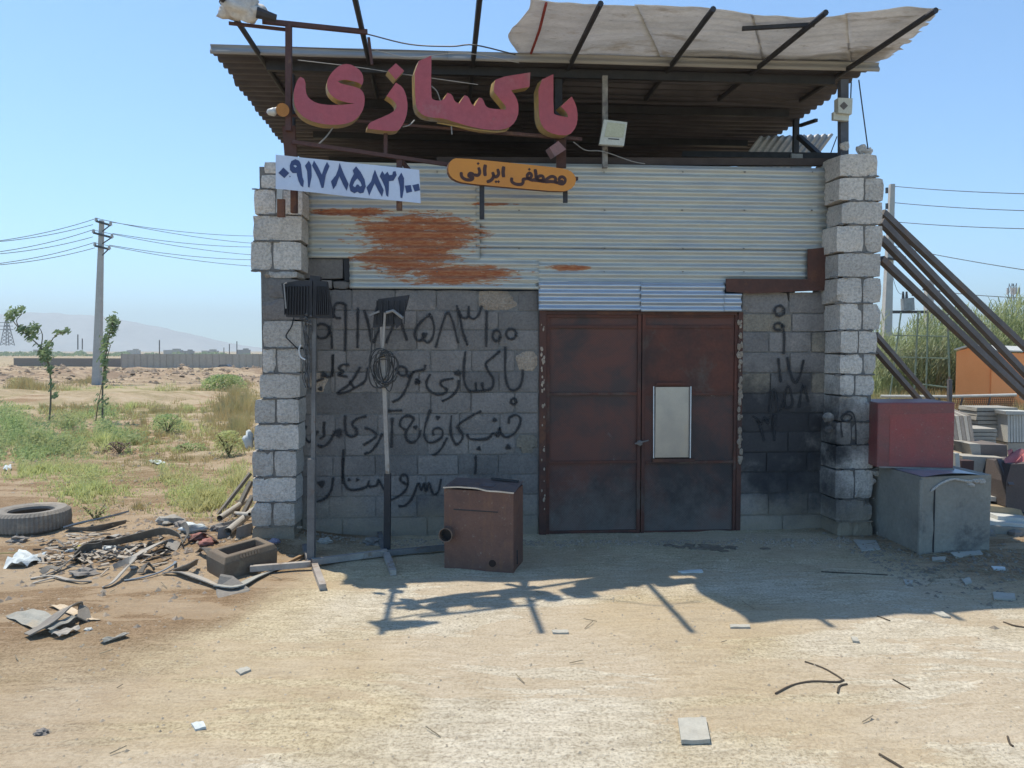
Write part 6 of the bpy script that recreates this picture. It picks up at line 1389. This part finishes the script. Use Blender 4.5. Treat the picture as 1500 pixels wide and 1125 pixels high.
# scrap leaning in the corner at the pier foot
m_wood = M('grey_weathered_wood', (.22, .19, .155), (.17, .15, .125), sc=6, stretch=(1, 1, 5), bump=.003)
for i, (a, b, Yd, wd, lab) in enumerate([((313, 762), (367, 693), 8.1, .07, 'longest dark plank leaning on the side of the left pier'), ((337, 768), (368, 705), 7.9, .06, 'second plank leaning on the left pier, behind the longest'), ((345, 775), (370, 726), 7.7, .05, 'shortest plank leaning on the left pier')]):
    single(MB().bar(PY(*a, Yd), PY(*b, Yd + .2), wd, .03), 'leaning_plank', m_wood, PY(*a, Yd), lab, 'plank', 'planks leaning on the left pier')
for i, (a, b, r, lab) in enumerate([((334, 788), (372, 768), .035, 'open grey pipe end nearest the hollow block'), ((322, 768), (360, 752), .03, 'upper grey pipe beside the left pier'), ((342, 760), (366, 775), .02, 'thin crossed rod on the pipes by the pier')]):
    p_, q_ = gp(*a, .06), gp(*b, .14); mb = pipe(MB(), p_, q_, r, .006, 14); single(mb, 'scrap_pipe', m_rubl, p_, lab, 'pipe', 'pipes heaped at the left pier')
for i, (poly, lab) in enumerate([([(326, 783), (350, 775), (358, 765), (333, 768)], 'broken grey tile standing among the pipes'), ([(318, 790), (333, 786), (330, 774), (318, 778)], 'small broken tile left of the pipes'), ([(345, 790), (368, 782), (370, 770), (352, 778)], 'broken slab wedged against the pier foot')]):
    p3 = [gp(x, y, 0) if k < 2 else gp(poly[1 - (k - 2)][0] + 2, poly[1 - (k - 2)][1] - 1, .10) for k, (x, y) in enumerate(poly)]
    single(MB().prism(p3, (0, .025, 0)), 'broken_tile', m_mc, p3[0], lab, 'broken tile', 'broken tiles at the pier foot')
for i, (x, y, r, c, lab) in enumerate([(283, 778, .09, m_pap, 'white and blue crumpled rag behind the red rags'), (290, 790, .065, M('red_rag', (.36, .15, .12), (.27, .13, .11)), 'dull red crumpled rag in the scrap near the pier'), (303, 797, .055, bpy.data.materials['red_rag'], 'second dull red rag, nearer the hollow block'),
                                 (250, 768, .10, m_lc, 'light brown stone behind the scrap heap'), (268, 770, .06, m_mc, 'small stone beside the light brown one'), (322, 776, .07, m_mc, 'grey lump among the tiles at the pier'), (112, 803, .035, M('yellow_lump', (.62, .55, .12)), 'small yellow lump in the scrap heap'),
                                 (103, 808, .03, m_pap, 'small white lump beside the yellow one'), (160, 806, .05, m_pap, 'crumpled white scrap in the heap'), (170, 790, .05, m_lc, 'pale crumpled scrap at the top of the heap'), (122, 843, .07, m_mc, 'smooth brown stone below the scrap heap'), (27, 793, .06, m_mc, 'brown stone right in front of the tyre'),
                                 (364, 645, .075, m_pap, 'white bag caught beside the left pier'), (78, 925, .02, m_wh, 'tiny white stone by the offcut pile'), (130, 923, .018, m_wh, 'tiny white stone right of the offcut pile'), (60, 1075, .025, m_mc, 'small brown stone in the lower left foreground'), (548, 796, .07, m_rub, 'crumpled grey sack by the wall between the lamp masts'), (475, 795, .05, m_rubl, 'pale scrap behind the first lamp mast'), (402, 795, .04, M('mauve_rag', (.30, .27, .34)), 'small mauve rag at the foot of the left pier')]):
    if i == 12: p = PY(x, y, 7.9)
    else: p = gp(x, y, r * .25)
    mb = MB(); lump(mb, p, r, i + 3, (1.3, 1, .55) if i != 12 else (.7, .5, 1.1), 9, .55)
    single(mb, 'rag' if 'rag' in lab else ('bag' if 'bag' in lab else ('stone' if 'stone' in lab else 'scrap_lump')), c, p, lab, 'rag' if 'rag' in lab else ('bag' if 'bag' in lab else ('stone' if 'stone' in lab else 'scrap')), smooth=(c in (m_pap,)) or 'rag' in lab)
# small scrap nobody could count
mb = MB()
for i in range(250):
    x = rr.gauss(150, 55); y = 808 + rr.gauss(0, 13) - (x - 150) * .05
    if x < 60 or x > 300: continue
    p = gp(x, y, rr.uniform(.005, .05)); a = rr.uniform(0, 3.14); e1 = Vector((math.cos(a), math.sin(a), rr.gauss(0, .18))) * rr.uniform(.01, .07); e2 = Vector((-math.sin(a), math.cos(a), rr.gauss(0, .3))) * rr.uniform(.004, .018)
    mb.box(p, e1, e2, Vector((0, 0, .003)))
o = mb.build('scrap_litter', M('mixed_scrap', (.44, .38, .30), (.32, .27, .22), (.56, .52, .45), sc=12, speck=.2), None, gp(150, 808)); tag(o, 'fine mixed rubber and tile scrap of the heap right of the tyre', 'litter', kind='stuff')
# stones and chips over the yard
def pebbles(n, fx, mat, name, label, rmin, rmax, seed):
    rr = random.Random(seed); mb = MB()
    oc = [(1, 0, 0), (0, 1, 0), (-1, 0, 0), (0, -1, 0), (0, 0, 1), (0, 0, -.4)]; fc = [(0, 1, 4), (1, 2, 4), (2, 3, 4), (3, 0, 4), (1, 0, 5), (2, 1, 5), (3, 2, 5), (0, 3, 5)]
    pts = [fx(rr) for _ in range(n)]; zz = zt(np.array([p[0] for p in pts]), np.array([p[1] for p in pts]))
    for (x, y), z in zip(pts, zz):
        r = rmin + (rmax - rmin) * rr.random() ** 4; a = rr.uniform(0, 3); k = [rr.uniform(.6, 1.3) for _ in range(6)]
        mb.add([(x + r * k[i] * (c[0] * math.cos(a) - c[1] * math.sin(a)), y + r * k[i] * (c[0] * math.sin(a) + c[1] * math.cos(a)), float(z) + r * c[2] * .7 * k[i]) for i, c in enumerate(oc)], fc)
    o = mb.build(name, mat, None, (0, 5, 0), fix=False); tag(o, label, 'gravel', kind='stuff')
pebbles(11000, lambda r: (r.uniform(-5.5, 6), 2.8 + 5.6 * r.random() ** 1.4), M('yard_stone', (.50, .43, .33), (.34, .28, .205), sc=3, rnd=0), 'gravel', 'fine stones scattered over the yard', .002, .013, 1)
pebbles(2600, lambda r: (-abs(r.gauss(0, 1.6)) - 2.2, r.gauss(7.2, 1.1)), M('brown_stone', (.40, .33, .25), (.30, .24, .19), sc=3), 'gravel', 'brown clods and chips round the scrap heap on the left', .004, .035, 2)
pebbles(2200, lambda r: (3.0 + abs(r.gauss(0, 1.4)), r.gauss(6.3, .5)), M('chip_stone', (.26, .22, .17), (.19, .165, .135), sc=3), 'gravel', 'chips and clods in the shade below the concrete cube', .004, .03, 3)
pebbles(2600, lambda r: (r.uniform(-2, 3.2), 7.02 - abs(r.gauss(0, .12)) + 0), M('wall_foot_chips', (.36, .30, .23), (.26, .22, .175), sc=3), 'gravel', 'chips of mortar along the foot of the wall', .003, .022, 4)
pebbles(4200, lambda r: (r.uniform(-22, -3), r.uniform(8, 24)), M('field_stone', (.36, .30, .22), (.26, .21, .16), sc=3), 'gravel', 'clods and stones over the field at the left', .006, .06, 5)
pebbles(5200, lambda r: (r.uniform(-42, -9), r.uniform(44, 68)), M('bank_clods', (.33, .25, .18), (.24, .18, .13), sc=.5, fine=5), 'gravel', 'clods of the rubble bank across the field', .03, .26, 6)
# dry straws and twigs lying about
mb = MB()
for i in range(300):
    if i < 250: x, y = 3.2 + abs(rr.gauss(0, 1.2)), rr.gauss(6.35, .45)
    else: x, y = rr.uniform(-5, 5), rr.uniform(3, 7.5)
    z = float(zt(x, y)) + .008; a = rr.uniform(0, 3.14); L_ = rr.uniform(.03, .14); d = Vector((math.cos(a), math.sin(a), 0)) * L_
    mb.bar(Vector((x, y, z)) - d / 2, Vector((x, y, z + .01)) + d / 2, .004)
o = mb.build('straw_litter', M('loose_straw', (.36, .30, .20), (.22, .18, .13), sc=4, bump=0), None, (3, 6, 0)); tag(o, 'loose straws and thin twigs strewn over the yard', 'litter', kind='stuff')
# broad tyre-tread scraps and flat bits spread out of the heap
rr = random.Random(77)
spots = [(70, 800, 96, 806, 'short curved scrap between the tyre and the heap'), (140, 800, 172, 792, 'upper loose tread scrap on the heap'), (190, 792, 222, 786, 'loose tread scrap at the back right of the heap'), (214, 822, 250, 812, 'flat tread scrap lying below the looped strip'),
         (150, 826, 178, 822, 'narrow tread scrap at the front of the heap'), (88, 838, 60, 842, 'thin tread scrap left of the smooth brown stone'), (206, 842, 226, 838, 'small tread scrap near the hooked strip'), (290, 812, 312, 822, 'small torn scrap beside the hollow block')]
for i, (x0, y0, x1, y1, lab) in enumerate(spots):
    xm, ym = (x0 + x1) / 2, (y0 + y1) / 2 - 2
    strip([(x0, y0, .015), (xm, ym, rr.uniform(.03, .07)), (x1, y1, .015)], rr.uniform(.04, .09), rr.choice([m_rub, m_rubl, m_rubd]), lab, 'tread_scrap', 'rubber scrap', vert=(rr.uniform(0, .4), rr.uniform(.3, 1)))
